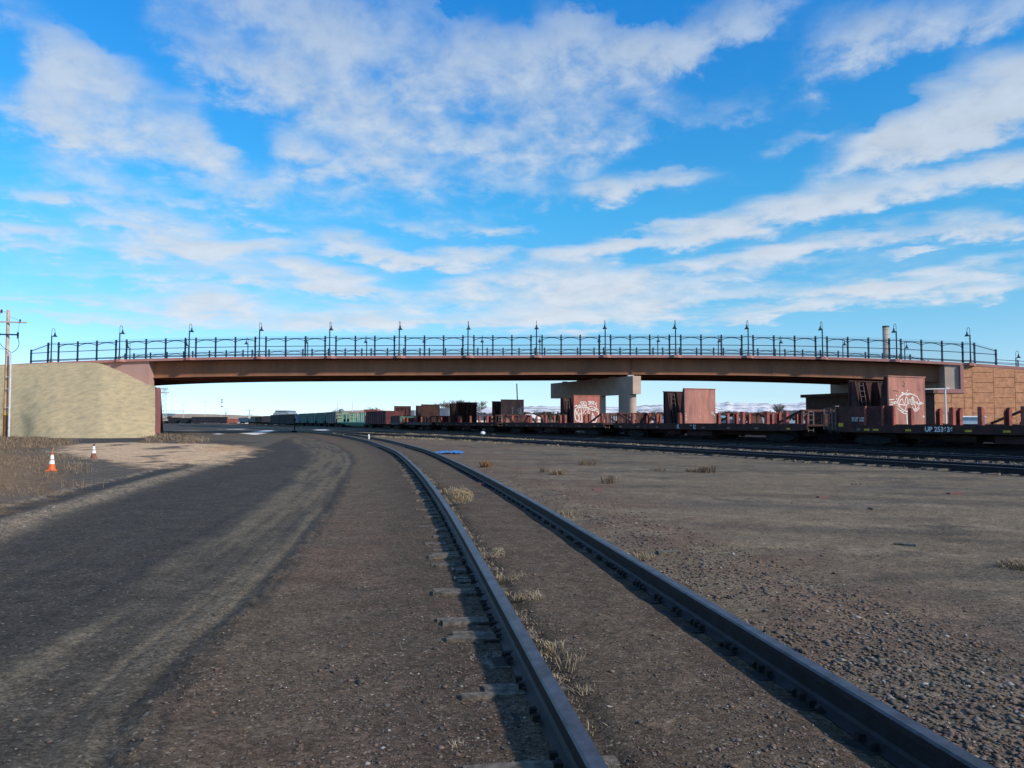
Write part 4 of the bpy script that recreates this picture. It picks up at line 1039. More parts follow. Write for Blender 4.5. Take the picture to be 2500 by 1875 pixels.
def gondola(s0, s1, off, label, m_, z0=.95, z1=3.0, name='gondola', cat='freight car', ribs=8, group=None, hopper=False, rm=None, w=1.45):
    c = TP((s0+s1)/2, off+1.45); hl = (s1-s0)/2-.35
    e = empty(name, (c.x, c.y, 0), ANG, label, cat, group); m = MB()
    if hopper:
        P = [(-hl, z1), (hl, z1), (hl, z0+.9), (hl-1.5, z0), (-hl+1.5, z0), (-hl, z0+.9)]
        m.add([(a, -w, z_) for a, z_ in P]+[(a, w, z_) for a, z_ in P], [tuple(range(6)), tuple(range(11, 5, -1))]+[(k, (k+1) % 6, 6+(k+1) % 6, 6+k) for k in range(6)])
    else: m.box(-hl, hl, -w, w, z0, z1)
    m.build('body', m_, e)
    m = MB()
    for x in np.linspace(-hl+.05, hl-.05, ribs):
        for sy in (-1, 1): m.box(x-.05, x+.05, sy*w-(.08 if sy < 0 else 0), sy*w+(.08 if sy > 0 else 0), z0+.1, z1-.05)
    for sy in (-1, 1): m.box(-hl-.03, hl+.03, sy*w-.10, sy*w+.10, z1-.08, z1+.03)
    m.build('ribs', rm or m_, e)
    m = MB(); m.box(-hl, hl, -.4, .4, .6, z0-.01); m.build('centre_sill', M_under, e)
    for x in (-hl+1.7, hl-1.7): truck(e, x)
    for sg in (-1, 1): coupler(e, sg*hl, sg)
    return e
def sx_(p, off=0.): return s_at(p, off)
s5 = sx_(945); s6 = sx_(893); s7 = sx_(821); s8 = sx_(794); s9 = sx_(771); s10 = sx_(750); s11 = sx_(730)
gondola(s5+.2, s6, 0, 'dark red high sided gondola between the flatcars and the mint green flatcar', mat('dark_red_freight', (.12, .035, .04), .75, .3, 1), 1.0, 3.15, ribs=10)
# mint green bulkhead flat with stakes
c = TP((s6+s7)/2, 1.45); hl = (s7-s6)/2-.5
e = empty('stake_flatcar', (c.x, c.y, 0), ANG, 'mint green flatcar with tall green stakes and frame end', 'flatcar')
m = MB(); m.box(-hl, hl, -1.4, 1.4, 1.05, 1.32); m.box(-hl, hl, -.4, .4, .6, 1.04); m.build('deck', M_mint, e)
for x in np.linspace(-hl+.3, hl-5, 7):
    for sy in (-1, 1):
        m = MB(); m.box(x-.10, x+.10, sy*1.3-.08, sy*1.3+.08, 1.322, 3.0); m.build('stake', M_mint, e)
m = MB(); fm = mat('pale_green_paint', (.30, .36, .22), .7, .2, 3)
for x in np.linspace(hl-4.5, hl, 6):
    for sy in (-1, 1): m.box(x-.07, x+.07, sy*1.3-.06, sy*1.3+.06, 1.322, 3.15)
for z_ in (2.0, 2.6, 3.15):
    for sy in (-1, 1): m.box(hl-4.5, hl, sy*1.3-.05, sy*1.3+.05, z_-.06, z_+.06)
m.box(hl-.1, hl, -1.3, 1.3, 3.05, 3.2); m.box(-hl, -hl+.1, -1.3, 1.3, 1.3, 2.0)
m.build('end_frame', fm, e)
for x in (-hl+2, hl-2): truck(e, x)
lb = ['first green hopper car left of the mint green flatcar, grey green', 'second green hopper car left of the mint green flatcar', 'third green hopper car left of the mint green flatcar', 'fourth green hopper car, next to the pale grey car end']
for i, (a_, b__) in enumerate(((s7, s8), (s8, s9), (s9, s10), (s10, s11))):
    gondola(a_, b__, 0, lb[i], M_ggrey if i == 0 else M_green, 1.0, 3.35, 'hopper_car', 'hopper car', 6, 'green hopper cars in the near row', True)
s12 = sx_(719.5); s13 = sx_(698); s14 = sx_(679); s15 = sx_(660); s16 = sx_(639); s17 = sx_(623); s18 = sx_(606); s19 = sx_(582)
gondola(s11, s12, 0, 'pale grey car end between the green hoppers and the black gondolas', M_greyfr, 1.0, 3.3, ribs=5)
for i, (a_, b__) in enumerate(((s12, s13), (s13, s14), (s14, s15))): gondola(a_, b__, 0, ['first black gondola beside the pale grey car', 'second black gondola of the three in a row', 'third black gondola, next to the orange brown car'][i], M_black, .7, 3.35, ribs=8, group='black gondolas in the near row')
gondola(s15, s16, 0, 'orange brown freight car left of the black gondolas', M_orangefr, 1.0, 3.1, ribs=6)
gondola(s16, s17, 0, 'brown freight car beyond the orange brown one', M_sill, 1.0, 3.0, ribs=6)
gondola(s17, s18, 0, 'brownish grey freight car left of the brown ones', M_ggrey, 1.0, 3.0, ribs=6)
gondola(s18, s19, 0, 'pale grey low freight car far down the yard', M_greyfr, 1.0, 2.8, ribs=6)

# far row of dark gondolas standing across the view beyond the yard
def crosscar(x0, x1, ytop, Y, m_, label, group=None, ybase=1035.5):
    a, b_ = at(x0, 1030, Y), at(x1, 1030, Y); z1 = zat(ytop, Y); L = b_.x-a.x
    e = empty('gondola', ((a.x+b_.x)/2, Y, 0), .06, label, 'freight car', group)
    m = MB(); m.box(-L/2+.3, L/2-.3, -1.5, 1.5, .45, z1); m.build('body', m_, e)
    m = MB()
    for x in np.linspace(-L/2+.4, L/2-.4, 7): m.box(x-.08, x+.08, -1.6, -1.5, .95, z1-.05)
    m.box(-L/2+.2, L/2-.2, -1.6, 1.6, z1, z1+.12); m.build('ribs', m_, e)
    for x in (-L/2+2, L/2-2): truck(e, x)
crosscar(470, 554, 1018.5, 372, M_black, 'long black gondola at the right of the far cross row', 'dark gondolas of the far cross row')
crosscar(441, 469, 1021, 374, M_black, 'short black gondola in the middle of the far cross row', 'dark gondolas of the far cross row')
crosscar(412, 440, 1020, 376, M_black, 'black gondola at the left of the far cross row', 'dark gondolas of the far cross row')
crosscar(396, 411, 1028, 378, M_orangefr, 'low red car just right of the mauve end wall')
crosscar(556, 581, 1023, 368, M_redfr, 'red gondola left of the pale grey cars in the far row')

# second row: bulkhead flatcars standing back to back
def kpos(u): 
    k_ = u/F; q_ = T0+N*4.55
    return (q_.x-k_*q_.y)/(k_*D.y-D.x)
BK = [918, 422, 152, -25, -134, -220, -286]
sB = [kpos(u) for u in BK]
gap = 2.3
def bulkhead(e, x, face, m_plate, hgt=2.76, ribs=True):
    """plate across the car at local x; face = side (+1/-1 along x) of the smooth plate; ribs stand on the other side"""
    p = MB(); p.box(x-.04, x+.04, -1.55, 1.55, ZD-.02, ZD+hgt); p.box(x-.09, x+.09, -1.6, 1.6, ZD+hgt, ZD+hgt+.06)
    for yy in (-1.55, 1.49): p.box(x+face*.041, x+face*.055, yy, yy+.06, ZD, ZD+hgt-.003)
    po = p.build('bulkhead', m_plate, e)
    if ribs:
        r = MB(); g_ = -face
        for y in (-1.45, -.55, .45, 1.40):
            r.add([(x+g_*.041, y-.05, ZD), (x+g_*.75, y-.05, ZD), (x+g_*.22, y-.05, ZD+hgt), (x+g_*.041, y-.05, ZD+hgt)]+[(x+g_*.041, y+.05, ZD), (x+g_*.75, y+.05, ZD), (x+g_*.22, y+.05, ZD+hgt), (x+g_*.041, y+.05, ZD+hgt)],
                  [(0, 1, 2, 3), (7, 6, 5, 4), (0, 4, 5, 1), (1, 5, 6, 2), (2, 6, 7, 3), (3, 7, 4, 0)])
            r.bar((x+g_*.78, y, ZD), (x+g_*.25, y, ZD+hgt), .20, .04)
        r.build('bulkhead_braces', M_darkplate if m_plate is not M_darkplate else M_tierust, e)
        l_ = MB(); 
        for y in (.75, 1.12): l_.bar((x+g_*.85, y, ZD-.3), (x+g_*.35, y, ZD+hgt-.1), .035, .035)
        for k in range(9):
            f_ = k/8.5; xx = x+g_*(.85-.5*f_); l_.bar((xx, .75, ZD-.3+f_*(hgt+.2)), (xx, 1.12, ZD-.3+f_*(hgt+.2)), .025, .025)
        l_.build('ladder', M_graylet, e)
    return po
blab = ['bulkhead flatcar at the far right with the round white graffiti on its end plate', 'bulkhead flatcar with the plain faded end plate between the pier and the block wall', 'bulkhead flatcar whose end plate has the big white graffiti below the pier cap', 'bulkhead flatcar whose end plate carries a small vertical white tag, left of the pier', 'bulkhead flatcar with a dark ribbed end in front of the bare tree', 'bulkhead flatcar with a plain dark end plate left of the ribbed one', 'bulkhead flatcar with a dark ribbed end, farthest left of the second row']
plm = [M_plate, M_plate, M_plate2, M_plate, M_darkplate, M_darkplate, M_darkplate]
bcars = []
for k in range(7):
    s1 = sB[k]; s0 = sB[k]-20.5 if k == 0 else sB[k-1]+gap
    e, hl = base_car('bulkhead_flatcar', s0, s1, 4.5, blab[k], sill_m=M_tierust, group='bulkhead flatcars of the second row', couple=False)
    po = bulkhead(e, hl-.12, -1, plm[k], 2.78, ribs=(k not in (4, 6)))
    if k in (4, 6):     # ribs seen on the camera side
        r = MB()
        for y in (-1.4, -.7, 0, .7, 1.4): r.box(hl-.34, hl-.165, y-.07, y+.07, ZD, ZD+2.7)
        for z_ in (ZD+1.3, ZD+2.5): r.box(hl-.30, hl-.165, -1.4, 1.4, z_-.05, z_+.05)
        r.build('bulkhead_ribs', M_tierust, e)
    if k > 0: bulkhead(e, -hl+.35, 1, M_darkplate, 2.62)
    for x in np.linspace(-hl+2.5, hl-2, 6):
        stake(e, x, -1.36, .8, .2)
    bcars.append((e, hl, po))
def graff(k, lines, box, w, m_=None, name='graffiti'):
    e, hl, po = bcars[k]; x0, y0, x1, y1 = box; x = hl-.165
    def xf(p): a = (p.x-x0)/(x1-x0); b_ = 1-(p.y-y0)/(y1-y0); return (x-.004*(1 if m_ is None else .5), 1.55-3.1*a, ZD+2.78*b_)
    # work in pixel space scaled so that strokes keep an even width
    kx = 3.1/(x1-x0); kz = 2.78/(y1-y0)
    m = MB()
    for L_ in lines:
        P = [Vector((p[0]*kx, p[1]*kz)) for p in L_]
        r = ribbon(P, w, lambda q_: xf(Vector((q_.x/kx, q_.y/kz))))
        m.add(r.v, r.f)
    o = m.build(name, m_ or M_graf, e, False); return o
def circ(cx, cy, rx, ry, a0=0, a1=360, n=28): return [(cx+rx*math.cos(R(a)), cy+ry*math.sin(R(a))) for a in np.linspace(a0, a1, n)]
# round tag
b0 = (115, 200, 1000, 1430)
graff(0, [circ(600, 860, 262, 235), circ(600, 860, 275, 250, 150, 260), [(370, 880), (400, 800), (440, 770), (470, 880), (500, 910), (520, 760), (545, 715), (570, 760), (570, 900), (530, 930), (600, 890), (600, 800), (630, 770), (650, 900), (680, 930), (670, 740), (690, 720), (710, 900), (740, 930), (700, 700)],
          [(740, 930), (760, 840), (730, 830), (760, 1000), (740, 1040), (690, 1020), (680, 980)], [(545, 940), (520, 1000), (515, 1060)], [(370, 880), (350, 930), (400, 920), (530, 935)], [(780, 860), (810, 840), (790, 900), (850, 890)],
          [(200, 885), (330, 880)], [(230, 870), (270, 840), (320, 870), (240, 900)], [(870, 890), (960, 885)], [(870, 870), (900, 850), (945, 885), (870, 905)],
          [(300, 760), (300, 800)], [(520, 640), (620, 635), (610, 660), (520, 665)], [(640, 640), (700, 650), (740, 680)], [(130, 800), (200, 790), (240, 790)], [(150, 930), (190, 910), (220, 950), (170, 990), (140, 960)], [(160, 860), (200, 850), (210, 880)],
          [(330, 1020), (360, 1060), (420, 1090), (470, 1100)], [(500, 1080), (540, 1110), (580, 1090), (580, 1130)], [(740, 1100), (800, 1060), (860, 1000)], [(400, 1110), (480, 1150), (560, 1160)], [(940, 1220), (960, 1200), (940, 1240), (980, 1240)]], b0, .048)
graff(0, [[(300, 680), (305, 690)], [(430, 612), (470, 616)], [(570, 550), (578, 556)], [(740, 655), (750, 665)], [(800, 710), (815, 705)], [(430, 1085), (436, 1090)], [(798, 1065), (806, 1075)], [(545, 1190), (545, 1300), (550, 1425)]], b0, .075)
graff(0, [[(470, 310), (510, 380), (460, 440), (520, 440)], [(225, 570), (300, 560), (340, 590)], [(845, 500), (845, 540)]], b0, .05, mat('old_scorch', (.16, .09, .07), .9), 'scuff_marks')
# plain plate
b1 = (1035, 270, 1395, 705)
graff(1, [[(1215, 315), (1217, 500), (1215, 700)]], b1, .035, mat('faint_stripe', (.52, .36, .28), .9), 'weld_line')
graff(1, [[(1350, 560), (1355, 590), (1368, 585), (1365, 562), (1350, 560)], [(1375, 590), (1390, 600), (1378, 610)], [(1045, 580), (1055, 590)], [(1045, 610), (1058, 612)], [(1048, 640), (1056, 650)], [(1050, 660), (1060, 665)]], b1, .035)
# big graffiti
b2 = (235, 150, 1275, 1370)
graff(2, [[(245, 655), (340, 590), (360, 640), (470, 570), (520, 600)], [(500, 450), (560, 430), (700, 435), (740, 500), (720, 560), (750, 620), (640, 620), (560, 590), (550, 520), (500, 470), (510, 450)], [(590, 480), (620, 500), (580, 560)], [(640, 480), (650, 590), (710, 590)],
          [(810, 390), (860, 500), (880, 390)], [(820, 520), (860, 570), (910, 480), (910, 400)], [(950, 570), (950, 410), (1040, 420), (1030, 480), (960, 500), (1060, 550)], [(1130, 460), (1090, 540), (1140, 600), (1110, 690)],
          [(330, 720), (400, 690), (470, 700)], [(400, 700), (420, 860)], [(520, 700), (530, 860)], [(600, 720), (640, 800), (640, 900), (590, 950)], [(700, 680), (690, 820)], [(760, 690), (760, 810)], [(820, 700), (800, 870)], [(860, 640), (960, 620), (1080, 690)],
          [(350, 840), (410, 1080), (460, 930), (540, 1020)], [(760, 880), (800, 950)], [(850, 880), (855, 960)], [(970, 920), (1080, 1190)], [(970, 920), (955, 1130)], [(1010, 1080), (1020, 1230), (1000, 1180)], [(1080, 700), (1190, 760), (1210, 800)], [(690, 950), (690, 980)],
          [(880, 780), (930, 720), (1000, 740), (1000, 790), (900, 790)], [(1040, 770), (1090, 750), (1130, 780)]], b2, .075)
graff(2, [[(250, 800), (270, 1000), (300, 1220), (370, 1300), (440, 1290), (470, 1330), (560, 1330)], [(290, 760), (400, 670), (560, 660), (620, 690), (800, 680), (900, 800), (1080, 820)], [(1140, 840), (1220, 880), (1200, 1080), (1150, 1180), (1100, 1340), (960, 1340), (955, 1130)], [(290, 760), (340, 1010)], [(540, 860), (550, 1320)], [(440, 1000), (440, 1290)]], b2, .10)
graff(2, [[(560, 470), (700, 470)], [(600, 570), (700, 600)], [(900, 440), (930, 560)], [(860, 760), (1040, 750)], [(1040, 1280), (1150, 1240)]], b2, .03, M_grafdk, 'graffiti_shadow')
# small vertical tag (crop of 1230..1330 at 15 px per px, plate 1225..1275)
b3 = (-75, 590, 670, 1440)
graff(3, [circ(540, 980, 70, 75, 30, 330, 14), [(490, 980), (600, 1010), (560, 930), (560, 1040)], [(490, 1110), (560, 1080), (620, 1060), (600, 1130), (560, 1090)], [(540, 1170), (600, 1180), (540, 1220), (620, 1200)], [(500, 1300), (560, 1260), (640, 1340), (680, 1320)], [(500, 1340), (580, 1380)]], b3, .05)
graff(3, [[(590, 850), (640, 900)], [(300, 870), (295, 1110)]], b3, .07)
graff(3, [[(200, 900), (200, 1100)], [(310, 740), (350, 760), (260, 800)], [(340, 920), (340, 1100)]], b3, .05, mat('old_scorch', (.16, .09, .07), .9), 'scuff_marks')

# third row: low-ended flatcars whose joint shows between the stakes, and loads/containers farther left
for i, (a_, b__, lb) in enumerate(((15.6-22, 15.2, 'third row flatcar with low braced end, seen between the stakes right of the plain plate'), (17.2, 38, 'third row flatcar with low braced end, left of the gap between stakes'))):
    e, hl = base_car('flatcar', a_, b__, 9.0, lb, sill_m=M_tierust, group='low ended flatcars of the third row')
    low_end(e, hl-.4, -1); low_end(e, -hl+.4, 1)
    for x in np.linspace(-hl+3, hl-3, 6): stake(e, x, -1.36, .8, .2)
def boxthing(name, x0, x1, y0, y1, Y, m_, label, cat, depth=2.6, zbase=None, ribs=0, rz=-.15, roof=None, group=None):
    a, b_ = at(x0, y0, Y), at(x1, y0, Y); z1 = a.z; z0 = zat(y1, Y) if zbase is None else zbase; L = b_.x-a.x
    e = empty(name, ((a.x+b_.x)/2, Y+depth/2, 0), rz, label, cat, group); z0 = max(z0, 0)
    m = MB(); m.box(-L/2, L/2, -depth/2, depth/2, z0, z1); m.build('body', m_, e)
    if ribs:
        m = MB(); 
        for x in np.linspace(-L/2+.05, L/2-.05, ribs): m.box(x-.05, x+.05, -depth/2-.06, -depth/2, z0, z1-.04)
        m.box(-L/2-.02, L/2+.02, -depth/2-.08, depth/2+.08, z1, z1+.1); m.build('ribs', roof or m_, e)
    if z0 > .3:
        m = MB(); m.box(-L/2+.3, L/2-.3, -.4, .4, .5, z0-.005); m.build('centre_sill', M_under, e)
        for x in (-L/2+1.4, L/2-1.4): truck(e, x)
    return e
boxthing('gondola', 1055, 1097, 1017.5, 1033, 128, mat('bright_rust', (.36, .13, .09), .7, .2, 1), 'rusty red ribbed gondola between the dark plate and the ribbed plate', 'freight car', ribs=9, zbase=1.0)
boxthing('hopper_car', 1053, 1099, 998.5, 1018, 150, M_corr, 'blue grey corrugated covered hopper behind the rusty red gondola', 'hopper car', ribs=16, zbase=1.0)
boxthing('hopper_car', 975, 1014, 1003, 1019, 160, M_corr, 'blue grey corrugated covered hopper left of the dark plain plate', 'hopper car', ribs=14, zbase=1.0)
boxthing('gondola', 980, 1012, 1021, 1033, 140, M_redfr, 'low red gondola behind the green topped rack', 'freight car', ribs=7, zbase=1.0)
boxthing('boxcar', 851, 872, 1008, 1034, 182, M_redfr, 'small red boxcar behind the green stakes', 'freight car', ribs=2, zbase=.9)
boxthing('boxcar', 872, 889, 1008, 1034, 184, M_greyfr, 'grey boxcar between two red ones behind the stakes', 'freight car', ribs=2, zbase=.9)
boxthing('boxcar', 890, 923, 1000.5, 1034, 178, M_redfr, 'tall red boxcar above the dark red gondola', 'freight car', ribs=2, zbase=.9)
boxthing('hopper_car', 922, 946, 1007, 1030, 172, M_corr, 'grey low car between the red boxcar and ribbed plate', 'freight car', ribs=6, zbase=.9)
# mint green rack
a = at(983, 1030, 118); b_ = at(1010, 1030, 118); e = empty('stake_rack', ((a.x+b_.x)/2, 118, 0), -.2, 'mint green topped stake rack in front of the low red gondola', 'flatcar')
L = b_.x-a.x; m = MB(); z1 = zat(1017, 118)
m.box(-L/2, L/2, -1.3, 1.3, 1.1, 1.3); m.build('deck', M_tierust, e); m = MB(); m.box(-L/2, L/2, -1.2, -1.1, z1-.15, z1); m.box(-L/2, L/2, 1.1, 1.2, z1-.15, z1)
for x in (-L/2+.1, -L/2+.5): m.box(x-.06, x+.06, -1.2, -1.1, 1.3, z1-.15)
m.build('rack', M_mint, e)
for x in (-L/2+1, L/2-1): truck(e, x)

# ---------------------------------------------------------------- utility pole
Yp = 70.; a = at(12.6, 1066, Yp); tp_ = at(20.4, 757, Yp); pz = tp_.z
up = empty('utility_pole', (a.x, Yp, 0), 0, 'wooden utility pole with crossarm, insulators and a grey conduit beside the straw slope', 'utility pole')
lean = (tp_.x-a.x)/pz
def UP(x, z, y=0.): return (x+lean*z, y, z)
m = MB(); m.tube([UP(0, -.3), UP(0, 2.1)], [.20, .19], 12); m.build('pole_base', mat('pole_stained', (.22, .095, .05), .9, .3, 3, streak=(6, 6, .6)), up)
m = MB(); m.tube([UP(0, 2.1), UP(0, 6.6)], [.19, .165], 12); m.build('pole_shaft', M_wood, up)
m = MB(); m.tube([UP(0, 6.6), UP(0, pz)], [.165, .13], 12); m.build('pole_top', M_woodgrey, up)
def upx(px_, py_): q_ = at(px_, py_, Yp); return q_.x-a.x, q_.z
m = MB(); x0, z0 = upx(-14, 786); x1, z1 = upx(69, 788.5); m.bar((x0, -.22, z0), (x1, -.22, z1), .10, .12); m.build('crossarm', M_woodgrey, up)
m = MB(); x0, z0 = upx(2, 817); x1, z1 = upx(48.5, 818); m.bar((x0, -.25, z0), (x1, -.25, z1), .10, .12); m.build('lower_crossarm', M_fence, up)
for px_, py_, h_ in ((48, 818, .55), (2, 816, .55)):
    x_, z_ = upx(px_, py_); m = MB(); m.lathe([(.04, -.35), (.09, -.3), (.06, -.2), (.1, -.1), (.07, 0), (.1, .1), (.06, .2), (.03, .3)], 8, (x_, -.25, z_)); m.build('insulator', M_dark, up)
for px_, py_ in ((53, 785), (8, 761), (3, 763)):
    x_, z_ = upx(px_, py_); m = MB(); m.lathe([(.03, -.15), (.08, -.1), (.05, 0), (.08, .08), (.03, .2)], 8, (x_, -.22, z_)); m.build('insulator', M_dark, up)
def cable(P, r, name, par, m_): m = MB(); m.tube([(upx(*p)[0], -.3, upx(*p)[1]) for p in P], r, 6); m.build(name, m_, par)
cable([(48.5, 826), (52, 838), (50, 848), (42, 857), (34, 862)], .025, 'cable', up, M_wire)
cable([(2, 826), (4, 838), (12, 848), (24, 855), (32, 862)], .025, 'cable', up, M_wire)
cable([(-60, 842), (0, 851), (20, 854)], .02, 'cable', up, M_wire)
cable([(53, 785), (51, 800), (48.5, 812)], .012, 'cable', up, M_wire)
cable([(26, 773), (53, 784)], .012, 'cable', up, M_wire)
cable([(-60, 757), (0, 760), (20, 763)], .014, 'cable', up, M_wire)
m = MB(); x0, z0 = upx(27.5, 1066); x1, z1 = upx(32.5, 863)
m.tube([(x0, -.35, 0), (x1, -.35, z1)], .085, 10); 
for f_ in (.36, .58, .72): m.bar((x0+(x1-x0)*f_-.45, -.35, z1*f_), (x0+(x1-x0)*f_+.1, -.35, z1*f_), .05, .05)
m.build('conduit', M_galv, up)
m = MB(); m.lathe([(.215, 2.05), (.215, 2.17)], 12, (lean*2.1, 0, 0)); m.build('band', M_yellow, up)

# ---------------------------------------------------------------- traffic cones
def cone(px_, pyb, pyt, label, m_low, m_tip, dirty=False):
    g_ = gp(px_, pyb); h = at(px_, pyt, g_.y).z; gz = 0
    e = empty('traffic_cone', (g_.x, g_.y, gz-.01), .4, label, 'traffic cone')
    rb = h*.20; rt = h*.05
    def r_(f_): return rb+(rt-rb)*f_
    m = MB(); w_ = h*.26; m.box(-w_, w_, -w_, w_, 0, .035); m.lathe([(r_(0)*1.12, .035), (r_(.04), .06)], 20); m.build('base', m_low, e)
    cuts = [(.05, .38, m_low, 'lower_body'), (.38, .575, M_reflect, 'reflective_band'), (.575, .625, m_tip if not dirty else m_low, 'middle_body'), (.625, .87, M_reflect, 'reflective_band'), (.87, 1.0, m_tip, 'tip')]
    for a_, b__, mm, nm_ in cuts:
        m = MB(); pr = [(r_(a_), a_*h), (r_(b__), b__*h)]
        if nm_ == 'tip': pr.append((0, h))
        m.lathe(pr, 24); m.build(nm_, mm, e)
    return e
c1 = cone(126.2, 1149, 1103.5, 'bright orange traffic cone with two white bands standing in the dry grass', M_cone, mat('cone_tip', (.55, .12, .06), .6, .2, 12))
m = MB(); m.bar((0, 0, .52), (.04, 0, .72), .03, .03); m.build('stick', M_wood, c1)
cone(228.5, 1119.5, 1083.5, 'dirty brown traffic cone with two white bands on the pale gravel patch', M_conedirty, M_dark, True)

# ---------------------------------------------------------------- blue tarp, white bag, planks and other litter
def litter(name, pts, h, m_, label, cat, seed=1):
    P = [gp(*p) for p in pts]; c = sum(P, Vector())/len(P); e_ = MB(); rd = random.Random(seed); n = 9
    xs = np.linspace(min(p.x for p in P), max(p.x for p in P), 16); ys = np.linspace(min(p.y for p in P), max(p.y for p in P), 10)
    vs = [(x-c.x+rd.uniform(-.03, .03), y-c.y+rd.uniform(-.1, .1)+.25*math.sin(x*3+seed), .02+max(0, h*(rd.random()*.7+.3)*(math.sin((i+.5)/16*math.pi)**.5)*(.4+.6*abs(math.sin(i*1.3+j*.9+seed))))) for j, y in enumerate(ys) for i, x in enumerate(xs)]
    e_.add(vs, [(j*16+i, j*16+i+1, (j+1)*16+i+1, (j+1)*16+i) for j in range(9) for i in range(15) if rd.random() > .10], 0, False)
    o = e_.build(name, m_); o.location = (c.x, c.y, 0); sol = o.modifiers.new('thickness', 'SOLIDIFY'); sol.thickness = .01
    tag(o, label, cat); return o
litter('tarp', [(1066, 1104), (1098, 1104), (1126, 1109.5), (1074, 1107.5)], .09, M_tarp, 'crumpled bright blue tarp lying beside the right rail of the curving track', 'tarp', 3)
m = MB(); q_ = gp(1179, 1061.5); m.lathe([(0, .36), (.16, .33), (.27, .2), (.28, .08), (.2, 0)], 12); o = m.build('plastic_bag', M_white); o.location = (q_.x, q_.y, 0); o.scale = (1, .8, 1.1); tag(o, 'round white plastic bag lying in front of the flatcars', 'bag')
rd = random.Random(4)
PL = [(1700, 1097.5+60, 26, -8), (1443, 1111, 22, 4), (1490, 1117, 30, 6), (1128, 1089, 26, -4), (1289, 1088, 26, 4), (1170, 1185, 16, -2), (1630, 1358, 26, 3), (1460, 1197, 18, 2), (1345, 1118, 22, 3), (1240, 1098, 10, 2), (2140, 1245, 20, 3), (2010, 1215, 30, 3), (2090, 1182, 22, 4), (2330, 1205, 40, 5), (2210, 1330, 16, -8)]
for i, (x_, y_, w_, an) in enumerate(PL[1:]):
    q_ = gp(x_, y_); L = max(.25, w_*q_.y/F*1.0); L = min(L, 1.4); m = MB(); m.bar((-L/2, 0, 0), (L/2, rd.uniform(-.05, .05), 0), .07+rd.random()*.05, .035)
    o = m.build('plank', M_tie if i % 2 else M_barn); o.location = (q_.x, q_.y, ground_height(q_.x, q_.y)+.012); o.rotation_euler = (rd.uniform(-.04, .04), rd.uniform(-.04, .04), R(an*4))
    tag(o, f'{ORD[i]} from the left of the broken wood pieces lying on the yard dirt', 'wood piece', 'broken wood pieces lying on the dirt')
order = sorted([o for o in bpy.data.objects if o.name.startswith('plank')], key=lambda o: o.location.x/o.location.y)
for i, o in enumerate(order): o['label'] = f'{ORD[i]} from the left of the broken wood pieces lying on the yard dirt'

# pale box and white pole near the right wall
e = boxthing('equipment_cabinet', 2359, 2410, 1018.5, 1034, 62, mat('cabinet_white', (.55, .62, .68), .5, .08, 3), 'pale grey white equipment cabinet in front of the block wall', 'cabinet', depth=1.3, zbase=0.0, rz=-.35)
m = MB(); m.add([(-.95, -.78, zat(1018.5, 62)+.0), (.95, -.78, zat(1018.5, 62)), (1.0, .78, zat(1018.5, 62)), (-1.0, .78, zat(1018.5, 62)), (-.9, 0, zat(1015.3, 62)), (.9, 0, zat(1015.3, 62))], [(0, 1, 5, 4), (2, 3, 4, 5), (1, 2, 5), (3, 0, 4), (0, 3, 2, 1)]); m.build('lid', M_white, e)
a = at(2309.5, 1030, 66.); zt2 = zat(948.5, 66.); x2 = at(2258, 950, 66.).x
e = empty('gate_post', (a.x, 66, 0), 0, 'slim white post with a thin level arm pointing left, before the block wall', 'post')
m = MB(); m.tube([(0, 0, 0), (0, 0, zt2)], .07, 10); m.build('post', M_white, e)
m = MB(); m.bar((.25, 0, zt2), (x2-a.x, 0, zt2-.05), .07, .07); m.build('arm', M_white, e)
m = MB(); m.box(.05, .32, -.08, .08, zt2-.08, zt2+.1); m.build('head', M_galv, e)

# ---------------------------------------------------------------- dry grass
def blades(rd, n, r, h, spread, w=.006, droop=.4):
    V = []; Fc = []
    for _ in range(n):
        a = rd.uniform(0, 6.283); rr_ = r*math.sqrt(rd.random()); bx, by = rr_*math.cos(a), rr_*math.sin(a)
        d = rd.uniform(0, 6.283); hh = h*rd.uniform(.35, 1); lean_ = spread*rd.uniform(.25, 1.5)*hh
        p0 = Vector((bx, by, 0)); p2 = Vector((bx+math.cos(d)*lean_, by+math.sin(d)*lean_, hh*(1-droop*rd.random()))); p1 = (p0+p2)/2+Vector((rd.uniform(-.15, .15)*hh, rd.uniform(-.15, .15)*hh, hh*.22))
        sv = Vector((-math.sin(d+rd.uniform(-.8, .8)), math.cos(d), 0))*w*rd.uniform(.6, 1.4)/2; o = len(V)
        V += [p0-sv, p0+sv, p1+sv, p1-sv, p2]; Fc += [(o, o+1, o+2, o+3), (o+3, o+2, o+4)]
    return V, Fc
def tuft(name, px_, py_, r, h, n, m_, label, cat='grass tuft', spread=.6, w=.006, seed=0, droop=.4, group=None, z=None):
    g_ = gp(px_, py_); rd = random.Random(seed*31+int(px_)); V, Fc = blades(rd, n, r, h, spread, w, droop); m = MB(); m.add(V, Fc)
    o = m.build(name, m_, None, False); o.location = (g_.x, g_.y, (ground_height(g_.x, g_.y) if z is None else z)-.01); tag(o, label, cat, group); return o
